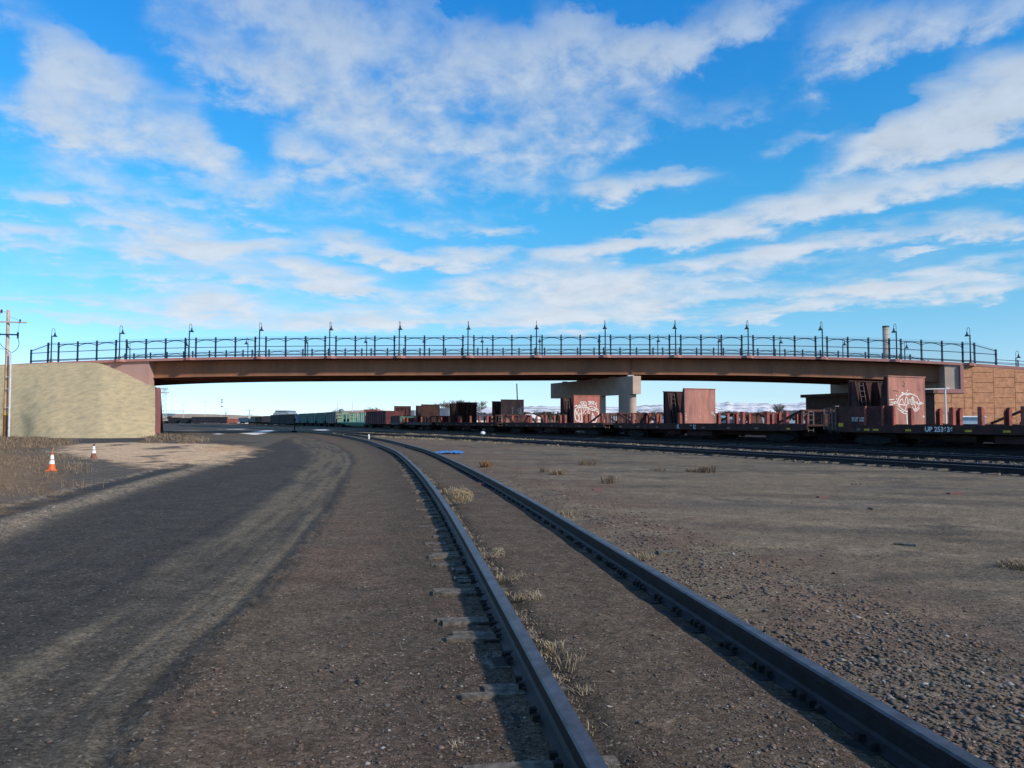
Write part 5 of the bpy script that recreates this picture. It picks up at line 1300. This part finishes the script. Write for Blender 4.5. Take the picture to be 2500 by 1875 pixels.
def ball(name, px_, py_, r, n, m_, label):
    g_ = gp(px_, py_); rd = random.Random(int(px_)); m = MB()
    for _ in range(n):
        ax = Vector((rd.gauss(0, 1), rd.gauss(0, 1), rd.gauss(0, .6))).normalized(); u_ = ax.orthogonal().normalized(); v_ = ax.cross(u_); a0 = rd.uniform(0, 6.28); sp_ = rd.uniform(.8, 2.4); rr_ = r*rd.uniform(.35, 1.15); w_ = .0022*(r/.1)**.5
        P = [(u_*math.cos(a0+sp_*k/5)+v_*math.sin(a0+sp_*k/5)+ax*rd.uniform(-.3, .3)*0)*rr_ for k in range(6)]
        P = [Vector((p.x*1.1, p.y*1.1, abs(p.z)*.95+.01 if p.z < -r*.6 else p.z*.85+r*.8)) for p in P]
        for a, b_ in zip(P[:-1], P[1:]):
            sv = (b_-a).cross(Vector((rd.gauss(0, 1), rd.gauss(0, 1), rd.gauss(0, 1)))).normalized()*w_
            m.add([a-sv, a+sv, b_+sv, b_-sv], [(0, 1, 2, 3)])
    o = m.build(name, m_, None, False); o.location = (g_.x, g_.y, ground_height(g_.x, g_.y)); tag(o, label, 'tumbleweed'); return o
tuft('grass_tuft', 1395, 1645, 0.072, 0.208, 24, M_grass, 'straw coloured grass tuft with tall upright stalks inside the left rail', spread=.35, w=.005)
tuft('grass_tuft', 1350, 1590, 0.080, 0.081, 127, M_grass, 'matted pale dry grass just behind the tuft with tall stalks', spread=1., w=.004)
tuft('grass_tuft', 1425, 1700, 0.064, 0.056, 90, M_grass, 'small dry tuft with brown leaves nearest the camera inside the left rail', spread=1.1, w=.004)
tuft('grass_tuft', 1290, 1470, 0.136, 0.074, 195, M_grass, 'wide mat of pale dry grass against the left rail', spread=1.1, w=.005)
tuft('grass_tuft', 1245, 1420, 0.144, 0.074, 165, M_grass, 'bristly pale grass mat behind the wide mat by the left rail', spread=1.1, w=.005)
ball('tumbleweed', 1215, 1372, .08, 80, M_grass, 'small rounded ball of pale dry weed inside the left rail')
ball('tumbleweed', 1128, 1238, .19, 170, mat('golden_weed', (.42, .31, .17), .9, .3, 8), 'large golden tumbleweed ball resting inside the left rail')
tuft('grass_tuft', 1112, 1208, 0.240, 0.186, 180, M_grass, 'loose upright dry grass right behind the large golden tumbleweed', spread=.7, w=.008)
tuft('bush', 1187, 1141, 0.198, 0.341, 252, mat('rusty_weed', (.30, .165, .08), .9, .3, 9), 'upright rusty brown weed bush outside the right rail', 'bush', .45, .012)
tuft('bush', 1361, 1158, 0.210, 0.236, 180, M_grassbr, 'low dark brown weed bush on the dirt between the tracks', 'bush', .6, .012)
tuft('bush', 1330, 1152, 0.156, 0.211, 108, M_grassbr, 'small faint brown weed left of the low dark brown bush', 'bush', .5, .010)
tuft('bush', 1487, 1180, 0.192, 0.310, 120, M_grassbr, 'thin brown weed with pale stems lying at its foot', 'bush', .5, .009)
tuft('bush', 1434, 1136, 0.300, 0.341, 156, M_grassbr, 'thin pale brown weed farther back between the tracks', 'bush', .5, .012)
tuft('bush', 1724, 1154, 0.270, 0.310, 228, M_grassbr, 'brown weed bush farthest right on the open dirt', 'bush', .5, .012)
tuft('bush', 1689, 1152, 0.180, 0.217, 108, M_grassbr, 'smaller brown weed left of the farthest right bush', 'bush', .5, .012)
tuft('bush', 1612, 1150, 0.180, 0.186, 72, M_grassbr, 'sparse low weed in the middle of the open dirt', 'bush', .5, .012)
tuft('grass_tuft', 1385, 1262, 0.176, 0.155, 195, M_grass, 'pale grass tuft outside the right rail near the stone pile', spread=.8, w=.006)
tuft('grass_tuft', 1570, 1366, 0.128, 0.124, 150, M_grass, 'curly pale grass against the outside of the right rail', spread=.9, w=.005)
tuft('grass_tuft', 2085, 1690, 0.040, 0.056, 30, M_grass, 'tiny straw tuft outside the right rail near the bottom right', spread=.5, w=.004)
tuft('grass_tuft', 2490, 1385, 0.200, 0.136, 375, M_grassbr, 'brown matted grass cut by the right edge of the picture', spread=.8, w=.006)
tuft('grass_tuft', 1117, 1818, 0.040, 0.043, 45, M_grass, 'small pale tuft between the tie ends at the bottom', spread=.8, w=.003)
tuft('grass_tuft', 1190, 1605, 0.104, 0.037, 90, mat('grey_twigs', (.24, .22, .19), .9, .3, 9), 'grey dead twigs piled against the outside of the left rail', 'twigs', 1.6, .005)
# grass strips nobody could count
def strip(pts, n, h, w_, m_, name='dry_grass', label='', r=.08, wb=.005, sp=1.0, clump=True):
    V = []; Fc = []; rd = random.Random(len(pts)*7+n)
    P = [Vector(p) for p in pts]; L = [(b_-a).length for a, b_ in zip(P[:-1], P[1:])]; tot = sum(L)
    for _ in range(n):
        s = rd.random()*tot; i = 0
        while s > L[i]: s -= L[i]; i += 1
        p = P[i].lerp(P[i+1], s/L[i]); d = (P[i+1]-P[i]).normalized(); off = rd.gauss(0, w_)
        x, y = p.x+d.y*off, p.y-d.x*off
        if clump and vnoise(np.array([x*.8]), np.array([y*.8]), 5)[0]*.6+vnoise(np.array([x*.21]), np.array([y*.21]), 8)[0]*.4 < .46: continue
        dist = math.hypot(x, y); wb_ = wb*max(1, dist/11)
        v, f = blades(rd, 7, r*max(1, dist/25), h*rd.uniform(.4, 1.2), sp, wb_, .5); o = len(V)
        V += [q_+Vector((x, y, -.01)) for q_ in v]; Fc += [tuple(k+o for k in ff) for ff in f]
    return V, Fc
V = []; Fc = []
def addstrip(*a, **k):
    v, f = strip(*a, **k); o = len(V); V.extend(v); Fc.extend([tuple(q_+o for q_ in ff) for ff in f])
inner = [p for p in offset_path(left_rail, .20) if 2.6 < p.y < 75]
addstrip(inner, 1500, .085, .06, M_grass)
addstrip([p for p in inner if p.y < 25], 700, .06, .05, M_grass, r=.05, wb=.004)
addstrip([p for p in offset_path(left_rail, .6) if 14 < p.y < 60], 350, .08, .22, M_grass)
addstrip([p for p in offset_path(left_rail, 1.72) if 5 < p.y < 40], 260, .10, .10, M_grass)
addstrip([p for p in offset_path(t2, 2.9) if 12 < p.y < 100], 3800, .22, .55, M_grass)
addstrip([p for p in offset_path(t2, 2.3) if 12 < p.y < 100], 1300, .12, .35, M_grass)
addstrip([p for p in offset_path(t2, .8) if 12 < p.y < 90], 260, .14, .5, M_grass)
addstrip([p for p in offset_path(t2, -.9) if 44 < p.y < 90], 900, .22, .45, M_grass)
addstrip([p for p in offset_path(t2, -.6) if 14 < p.y < 60], 260, .12, .3, M_grass)
addstrip([TP(s, -3.2) for s in np.arange(-30, 60, 4)], 900, .16, .5, M_grass)
addstrip([TP(s, -6.6) for s in np.arange(-30, 60, 4)], 700, .16, .5, M_grass)
m = MB(); m.add(V, Fc); o = m.build('dry_grass', M_grass, None, False); tag(o, 'dry pale grass strips growing along and between the rails', 'grass', kind='stuff')
# brown grass areas on the left
V = []; Fc = []; rd = random.Random(9)
ga = G2([(-120, 1085), (60, 1110), (125, 1118), (120, 1150), (85, 1185), (30, 1222), (-120, 1270)]); gb = G2([(-300, 1068), (60, 1068), (150, 1076), (130, 1092), (-20, 1098), (-300, 1095)]); gc = G2([(393, 1062), (420, 1066), (462, 1072), (468, 1079), (440, 1086), (385, 1083)])
for P_, n, h in ((ga, 9000, .20), (gb, 6000, .38), (gc, 2600, .45)):
    xs = [p[0] for p in P_]; ys = [p[1] for p in P_]
    X = np.array([rd.uniform(min(xs), max(xs)) for _ in range(n)]); Y = np.array([rd.uniform(min(ys), max(ys)) for _ in range(n)])
    sd_ = sdpoly(X, Y, P_); cl = fbm(X*.5, Y*.4, 3, 17)
    for x, y, s_, c_ in zip(X, Y, sd_, cl):
        if s_ > .4+c_*1.2 or c_ < .36: continue
        v, f = blades(rd, 6, .35, h*rd.uniform(.25, 1.1)*(c_+.4), .6, .011*y/24, .4); o = len(V)
        V += [q_+Vector((x, y, 0)) for q_ in v]; Fc += [tuple(k+o for k in ff) for ff in f]
m = MB(); m.add(V, Fc); o = m.build('brown_grass', M_grassbr, None, False); tag(o, 'brown dry grass patches by the cones and at the foot of the straw slope', 'grass', kind='stuff')

# ---------------------------------------------------------------- far background
def hill(name, prof, Y0, Y1, m_, label, nz=1., seed=1, rows=14, amp=3., x_ext=1.0):
    """ridge whose crest stands at depth Y1, sloping down towards Y0; prof gives crest pixels"""
    xs = np.linspace(prof[0][0], prof[-1][0], 260); m = MB(); vs = []
    for x in xs:
        yc = np.interp(x, [p[0] for p in prof], [p[1] for p in prof]); c = at(x, yc, Y1); k = c.x/Y1
        for r in range(rows+1):
            f_ = r/rows; Yv = Y0+(Y1-Y0)*f_; z = c.z*(f_**1.25)+(fbm(np.array([k*60+seed]), np.array([f_*5.]), 4, seed)[0]-.5)*amp*math.sin(math.pi*f_)+(fbm(np.array([k*160.+seed]), np.array([2.]), 3, seed+3)[0]-.5)*amp*.5*f_
            vs.append((k*Yv, Yv, z if r else -1))
        vs.append((k*(Y1+300), Y1+300, c.z*.5))
    n = rows+2; m.add(vs, [(i*n+k, (i+1)*n+k, (i+1)*n+k+1, i*n+k+1) for i in range(len(xs)-1) for k in range(n-1)], 0, True)
    o = m.build(name, m_); tag(o, label, 'hills', None, 'structure'); return o
M_snowhill = bpy.data.materials.new('snowy_hillside'); M_snowhill.use_nodes = True
t = M_snowhill.node_tree; G = NG(t); b = t.nodes['Principled BSDF']; b.inputs['Roughness'].default_value = .95
geo = G.n('ShaderNodeNewGeometry'); mm = G.n('ShaderNodeMapping'); mm.inputs['Scale'].default_value = (.0060, .0020, .06); G.l(geo.outputs['Position'], mm.inputs[0])
nz = G.n('ShaderNodeTexNoise', i_Scale=1.0, i_Detail=9., i_Roughness=.66, i_Distortion=.6); G.l(mm.outputs[0], nz.inputs['Vector'])
G.l(G.mix(G.mapr(nz.outputs[0], .47, .60), (.80, .78, .76), (.30, .27, .25)), b.inputs['Base Color'])
hill('hills', [(900, 1006), (1085, 997), (1150, 996), (1276, 993), (1360, 991), (1480, 993), (1545, 992), (1590, 989), (1637, 987), (1746, 984), (1776, 982), (1841, 985.5), (1900, 986), (1975, 982), (2050, 979), (2300, 978), (2600, 985)], 1500, 5200, M_snowhill, 'low snow covered hills with bare patches along the horizon on the right', amp=34, seed=4)
hill('hills', [(250, 1012), (420, 1010), (495, 1010.5), (600, 1014), (650, 1016), (720, 1015), (800, 1006), (850, 1002.5), (890, 1001), (960, 1003), (1050, 1010), (1120, 1016)], 500, 1000, M_tanhill, 'tan grassy rise behind the far freight cars', amp=1.5, seed=7)
hill('hills', [(1000, 1014), (1200, 1009), (1500, 1010), (1800, 1008), (2050, 1008), (2300, 1008)], 420, 1100, mat('winter_field', (.42, .40, .38), .95, .35, .02, c2=(.20, .17, .14)), 'low winter field of patchy snow and brown grass before the hills', amp=2., seed=12)

# bare trees
def bare_tree(px_, pyt, pyb, Y, label, seed=1, spread=.9, group=None, w=1.0, m_=None, lv=5):
    p = at(px_, pyb, Y); h = at(px_, pyt, Y).z; rd = random.Random(seed)
    e = empty('bare_tree', (p.x, Y, 0), 0, label, 'tree', group); T = MB(); C = MB()
    def br(p0, d, L, r, l):
        p1 = p0+d*L*.5+Vector((rd.uniform(-.05, .05), rd.uniform(-.05, .05), 0))*L; d2 = (d+Vector((rd.uniform(-.2, .2), rd.uniform(-.2, .2), .12))).normalized(); p2 = p1+d2*L*.5
        (T if l >= lv-1 else C).tube([p0, p1, p2], [r, r*.8, r*.62], 3 if l < 3 else 6, 0, True, False)
        if l == 0: return
        for k in range(4 if l > 1 else 5):
            an = rd.uniform(0, 6.283); t_ = rd.uniform(.35, .85)*spread
            nd = (d2+Vector((math.cos(an)*t_, math.sin(an)*t_, rd.uniform(-.05, .25)))).normalized()
            st_ = p1.lerp(p2, rd.uniform(.2, 1)) if k else p2
            br(st_, nd, L*rd.uniform(.55, .78), max(r*.56, h*.0016*w), l-1)
    br(Vector((0, 0, -.1)), Vector((0, 0, 1)), h*.34, h*.022*w, lv)
    sc_ = h/max(v[2] for v in C.v)
    for q_ in (T, C): q_.v = [(a*sc_, b__*sc_, c_*sc_) for a, b__, c_ in q_.v]
    wx_ = 1.35
    for q_ in (T, C): q_.v = [(a*wx_, b__*wx_, c_) for a, b__, c_ in q_.v]
    T.build('trunk', m_ or M_bark, e, False); C.build('crown', m_ or M_bark, e, False); return e
bare_tree(1116, 974, 1030, 230, 'big bare tree with spreading crown behind the dark ribbed end plate', 3, 1.3)
bare_tree(1098, 980, 1030, 236, 'left companion of the big bare tree, lower crown', 8, 1.2)
bare_tree(1152, 976, 1030, 233, 'right companion of the big bare tree', 12, 1.1)
bare_tree(916, 990, 1025, 300, 'small bare tree above the tall red boxcar', 5, 1.2)
bare_tree(823, 996, 1020, 320, 'thin bare tree above the frame end of the mint green flatcar', 6, 1.2)
bare_tree(1890, 985, 1030, 210, 'bare tree right of the teal roof, before the snowy hills', 15, 1.2)
bare_tree(1912, 992, 1030, 216, 'bare tree just left of the grey blue house', 16, 1.1)
bare_tree(1596, 1002, 1030, 330, 'bare tree between the pier and the blue house', 17, 1.3)
src = [bare_tree(1230, 1003, 1030, 380, 'x', 31, 1.2, None, 3.0, None, 4), bare_tree(1345, 1004, 1030, 385, 'x', 32, 1.3, None, 3.0, None, 4), bare_tree(1780, 1002, 1030, 385, 'x', 33, 1.1, None, 3.0, None, 4)]
for o in src: tag(o, 'one of the small bare trees in the hazy row before the snowy hills', 'tree', 'row of small bare trees far behind the freight cars')
rd = random.Random(21)
lbx = [(1215, 1003), (1240, 1004), (1290, 1004), (1306, 1006), (1322, 1004), (1341, 1005), (1356, 1003), (1566, 1006), (1584, 1005), (1618, 1006), (1760, 1004), (1775, 1002), (1792, 1005), (1812, 1003), (1850, 1004), (1870, 1001), (1934, 1000), (1965, 1000), (1182, 1003), (1202, 1004)]
lbx += [(1176+i*9.5, rd.uniform(1003, 1010)) for i in range(84) if not 1395 < 1176+i*9.5 < 1545]
for i, (x, y) in enumerate(sorted(lbx)):
    s_ = src[rd.randrange(len(src))]; Y = rd.uniform(330, 430); o = copy_tree(s_); p = at(x, 1025, Y); h = at(x, y, Y).z
    hs_ = max(v.co.z for k in kids(s_) for v in k.data.vertices); sc_ = h/hs_
    o.location = (p.x, Y, 0); o.scale = (sc_*1.3, sc_*1.3, sc_); o.rotation_euler = (0, 0, rd.uniform(0, 6))
    tag(o, 'one of the small bare trees in the hazy row before the snowy hills', 'tree', 'row of small bare trees far behind the freight cars')
def evergreen(px_, pyt, pyb, Y, label, wd=.38, seed=1, group=None):
    p = at(px_, pyb, Y); h = at(px_, pyt, Y).z; rd = random.Random(seed); e = empty('evergreen_tree', (p.x, Y, 0), 0, label, 'tree', group)
    m = MB(); m.tube([(0, 0, -.1), (0, 0, h*.9)], [h*.03, h*.008], 6); m.build('trunk', M_bark, e)
    m = MB()
    for k in range(420):
        f_ = rd.random()**.8; z = h*(.12+.88*f_); r_ = h*wd*(1-f_)*rd.uniform(.5, 1.05)+.05; an = rd.uniform(0, 6.283)
        c = Vector((math.cos(an)*r_, math.sin(an)*r_, z)); i_ = Vector((c.x*.25, c.y*.25, z+h*.03)); sv = Vector((-math.sin(an), math.cos(an), rd.uniform(-.3, .3)))*h*.045
        m.add([i_, c+sv, c-sv+Vector((0, 0, -h*.02))], [(0, 1, 2)])
    m.build('crown', M_everg, e, False); return e
evergreen(1362, 1004, 1031, 250, 'dark evergreen left of the pier cap end', .32, 3)
evergreen(1617, 1011, 1030, 240, 'dark evergreen just left of the blue house', .6, 4)
evergreen(1960, 1000, 1028, 190, 'dark evergreen beside the grey blue house roof', .3, 5)
evergreen(1968, 1002, 1028, 192, 'dark evergreen at the right end of the grey blue house roof', .35, 6)

# houses and sheds
def house(name, x0, x1, yeave, yridge, Y, wall, roof, label, depth=8, ridge_along=True, windows=(), rz=0., base=0, cat='house'):
    a = at(x0, yeave, Y); b_ = at(x1, yeave, Y); L = b_.x-a.x; ze = a.z; zr = zat(yridge, Y)
    e = empty(name, ((a.x+b_.x)/2, Y+depth/2, 0), rz, label, cat); m = MB(); m.box(-L/2, L/2, -depth/2, depth/2, 0, ze)
    if not ridge_along: m.add([(-L/2, -depth/2, ze), (L/2, -depth/2, ze), (0, -depth/2, zr-.12), (-L/2, depth/2, ze), (L/2, depth/2, ze), (0, depth/2, zr-.12)], [(0, 1, 2), (5, 4, 3)])
    else: m.add([(-L/2, -depth/2, ze), (-L/2, depth/2, ze), (-L/2, 0, zr-.12), (L/2, -depth/2, ze), (L/2, depth/2, ze), (L/2, 0, zr-.12)], [(0, 1, 2), (5, 4, 3)])
    m.build('wall', wall, e); m = MB(); o_ = .35
    if ridge_along: V_ = [(-L/2-o_, -depth/2-o_, ze-.1), (L/2+o_, -depth/2-o_, ze-.1), (L/2+o_, 0, zr), (-L/2-o_, 0, zr), (L/2+o_, depth/2+o_, ze-.1), (-L/2-o_, depth/2+o_, ze-.1)]; Fq = [(0, 1, 2, 3), (3, 2, 4, 5)]
    else: V_ = [(-L/2-o_, -depth/2-o_, ze-.1), (0, -depth/2-o_, zr), (0, depth/2+o_, zr), (-L/2-o_, depth/2+o_, ze-.1), (L/2+o_, -depth/2-o_, ze-.1), (L/2+o_, depth/2+o_, ze-.1)]; Fq = [(0, 1, 2, 3), (1, 4, 5, 2)]
    V2 = [(x, y, z-.16) for x, y, z in V_]; n = len(V_)
    m.add(V_+V2, Fq+[tuple(q_+n for q_ in f)[::-1] for f in Fq]+([(0, 3, 3+n, n), (3, 5, 5+n, 3+n), (1, 2, 2+n, 1+n), (2, 4, 4+n, 2+n), (0, 1, 1+n, n), (5, 4, 4+n, 5+n)] if ridge_along else [(0, 1, 1+n, n), (1, 4, 4+n, 1+n), (0, 3, 3+n, n), (4, 5, 5+n, 4+n)]))
    m.build('roof', roof, e)
    for (wx0, wx1, wy0, wy1) in windows:
        p = at(wx0, wy0, Y); q_ = at(wx1, wy1, Y); m = MB(); cx_ = (a.x+b_.x)/2; m.box(p.x-cx_, q_.x-cx_, -depth/2-.06, -depth/2-.003, q_.z, p.z); w_ = m.build('window', M_glass, e)
    return e
house('warehouse', 1276, 1317, 1021, 1011, 175, M_cream, M_white, 'cream gabled warehouse between the tagged plate and the pier', 14, False, cat='warehouse', rz=-.15)
for i, (x0, x1) in enumerate(((1141, 1163), (1164, 1184), (1185, 1204), (1205, 1222))):
    house('shed', x0, x1, 1021.5, 1011.5, 205+i*2, M_white, M_roofdk, ['leftmost of the four white sheds with dark gable roofs', 'second from the left of the four white sheds with dark gable roofs', 'third from the left of the four white sheds with dark gable roofs', 'rightmost of the four white sheds with dark gable roofs'][i], 9, True, cat='shed', rz=.0)['group'] = 'white sheds with dark roofs'
house('barn', 1556, 1578, 1019, 1016.5, 190, M_barn, M_barn, 'dark brown flat topped barn right of the pier', 10, True, [(1561, 1563.5, 1024, 1029), (1570, 1573, 1024, 1029)], cat='barn')
house('house', 1590, 1612, 1022, 1017, 200, M_white, M_roofdk, 'low white house with dark roof between two red stakes', 8, True, [(1601, 1603, 1024, 1027)])
house('house', 1613.5, 1630, 1020, 1016, 170, M_bluew, mat('blue_roof', (.12, .2, .27), .8), 'blue gabled house left of the dark braced bulkhead', 9, False, [(1629, 1631, 1023, 1027)])
house('house', 1631, 1650, 1021, 1016.5, 176, M_bluew, mat('blue_roof', (.12, .2, .27), .8), 'blue wing of the gabled house next to the dark braced bulkhead', 9, True, [(1634, 1637, 1022, 1028)])
house('house', 1744, 1752, 1023, 1021, 200, M_cream, M_roofdk, 'small cream building right of the plain faded end plate', 6, True)
house('shed', 1764, 1800, 1029, 1013.5, 185, M_greyblue, M_teal, 'long low shed with teal metal roof', 24, True, cat='shed', rz=.5)
house('house', 1927, 1972, 1014, 1001.5, 150, M_greyblue, M_roofdk, 'grey blue house with dark roof and tall windows left of the abutment', 10, True, [(x, x+3.4, 1016, 1026) for x in (1928, 1935.5, 1941, 1948, 1955, 1963, 1969)])
# far left overpass, masts and buildings
a = at(360, 1012, 520); b_ = at(421, 1009.5, 520)
e = empty('overpass', (a.x, 520, 0), 0, 'distant blue grey overpass with railing at the left end of the yard', 'bridge')
m = MB(); L = b_.x-a.x; z0 = zat(1016, 520); z1 = zat(1009.5, 520); m.box(0, L, -4, 4, z0, z1); m.build('deck', M_greyfr, e)
m = MB(); z2 = zat(1002.5, 520)
for k in range(26): m.box(L*(k/16)-.08, L*(k/16)+.08, -4, -3.85, z1, z2)
m.box(0, L*25/16, -4, -3.9, z2-.2, z2); m.build('railing', M_greyblue, e)
m = MB(); m.bar((L, 0, z0), (L-12, 0, .5), 2, 1.2); m.build('abutment', M_tanhill, e)
def mast(px_, pyt, pyb, Y, label, kind='pole', w=.12, nm='light_pole', cat='light pole'):
    p = at(px_, pyb, Y); h = at(px_, pyt, Y).z; e = empty(nm, (p.x, Y, 0), 0, label, cat); m = MB()
    if kind == 'lattice':
        b0 = 1.0; b1 = .7
        for sx_2, sy_2 in ((-1, -1), (1, -1), (1, 1), (-1, 1)): m.bar((sx_2*b0, sy_2*b0, 0), (sx_2*b1, sy_2*b1, h), .14, .14)
        k = 14
        for i in range(k):
            z0_, z1_ = h*i/k, h*(i+1)/k; r0, r1 = b0+(b1-b0)*i/k, b0+(b1-b0)*(i+1)/k; s_ = 1 if i % 2 else -1
            for yy in (-1, 1): m.bar((-r0*s_, yy*r0, z0_), (r1*s_, yy*r1, z1_), .08, .08)
        m.build('tower', M_galv, e); m = MB(); m.box(-2.4, 2.4, -2, 2, h-.4, h-.1); m.box(-2.6, 2.6, -.4, .4, h-2.6, h-2.0)
        for k in range(5): m.box(-2.4+k*1.1, -1.9+k*1.1, -2.2, -2, h-.1, h+.6)
        m.build('lamp_head', M_galv, e)
    else:
        m.tube([(0, 0, 0), (0, 0, h)], [w, w*.6], 6); m.build('pole', M_galv if kind != 'wood' else M_bark, e)
        m = MB()
        if kind in ('tee', 'wood'): m.box(-1.6, 1.6, -.1, .1, h-.5, h-.3)
        if kind == 'wood': m.box(-1.2, 1.2, -.1, .1, h-2.2, h-2.0); m.box(-.3, .3, -.3, .3, h-3.6, h-2.4)
        if kind == 'dish':
            for z_ in (.62, .78, .86): m.lathe([(0, -.3), (.7, -.2), (.9, .3), (0, .3)], 8, (.4, 0, h*z_))
        if m.v: m.build('head', M_greyblue if kind == 'dish' else M_galv, e)
    return e
mast(401, 948.5, 1008, 430, 'tall lattice light tower right of the mauve end wall', 'lattice', nm='light_tower', cat='light tower')
mast(448, 986.5, 1009, 420, 'slim light pole with crossbar, first right of the lattice tower', 'tee')
mast(500, 981.5, 1010, 420, 'slim light pole with crossbar, left of the dish mast', 'tee')
mast(540, 967, 1013, 450, 'radio mast with stacked dishes above the far cars', 'dish', .14, 'radio_mast', 'mast')
mast(551.5, 997, 1013, 430, 'short pole with boxes just right of the dish mast', 'wood', .14, 'utility_pole', 'utility pole')
mast(609, 999, 1018, 300, 'wooden utility pole with two crossarms above the far cars', 'wood', .14, 'utility_pole', 'utility pole')
mast(755, 997, 1012, 350, 'thin pole above the green hopper cars', 'pole', .1)
mast(777, 999, 1010, 350, 'second thin pole above the green hopper cars, to the right', 'pole', .1)
mast(824, 982.5, 1010, 330, 'thin dark pole above the bare tree by the mint flatcar', 'pole', .16)
mast(860.5, 980, 1006, 250, 'thin dark pole left of the tall red boxcar', 'pole', .12)
p = at(1263, 979, 150); h1 = zat(936.5, 150); e = empty('pole', (p.x, 150, 0), 0, 'dark green slightly leaning pole rising behind the tagged plate', 'pole')
m = MB(); m.tube([(.25, 0, 0), (-.12, 0, h1)], [.13, .11], 8); m.build('shaft', mat('green_pole', (.04, .09, .07), .8), e)
# arched grey building
a = at(678, 1012, 300); b_ = at(717, 1012, 300); L = b_.x-a.x; e = empty('hall', ((a.x+b_.x)/2, 300, 0), 0, 'grey hall with rounded roof corners above the black gondolas', 'building'); ze = zat(1008, 300); zr = zat(1002.5, 300)
m = MB(); P = [(-L/2, 0), (-L/2, ze-.5), (-L/2+1, zr-.3), (L/2-1, zr-.3), (L/2, ze-.5), (L/2, 0)]
m.add([(x, -6, z) for x, z in P]+[(x, 6, z) for x, z in P], [tuple(range(6)), tuple(range(11, 5, -1))]+[(k, (k+1) % 6, 6+(k+1) % 6, 6+k) for k in range(6)]); m.build('wall', M_corr, e)
m = MB(); m.box(-L/2+.8, L/2-.8, -6.2, 6.2, zr-.3, zr); m.box(-L/2-4, -L/2-.01, -4, 4, 0, ze-1.2); m.build('roof', M_greyfr, e)
p = at(602, 1021, 430); e = empty('dome_tent', (p.x, 430, 0), 0, 'small white dome above the grey far freight cars', 'dome'); m = MB(); zz_ = zat(1019.5, 430); m.lathe([(6, 0), (6, zz_*.55), (4.5, zz_*.85), (2.2, zz_*.98), (0, zz_)], 20); m.build('cover', M_white, e)
# switch stand at the far points
q_ = gp(719, 1056); e = empty('switch_stand', (q_.x, q_.y, 0), 0, 'dark switch stand where the curving track meets the yard tracks', 'switch stand')
m = MB(); m.bar((0, 0, 0), (0, 0, 1.5), .12, .12); m.box(-.3, .3, -.2, .2, 0, .25); m.build('stand', M_dark, e)
m = MB(); m.lathe([(0, 1.5), (.15, 1.55), (.15, 1.8), (0, 1.85)], 10); m.build('target', M_dark, e)
q_ = gp(900.5, 1073); m = MB(); m.lathe([(.07, 0), (.07, .3), (.05, .42), (0, .44)], 10); o = m.build('marker_post', M_white); o.location = (q_.x, q_.y, 0); tag(o, 'short white marker post between the rails of the curving track', 'marker post')
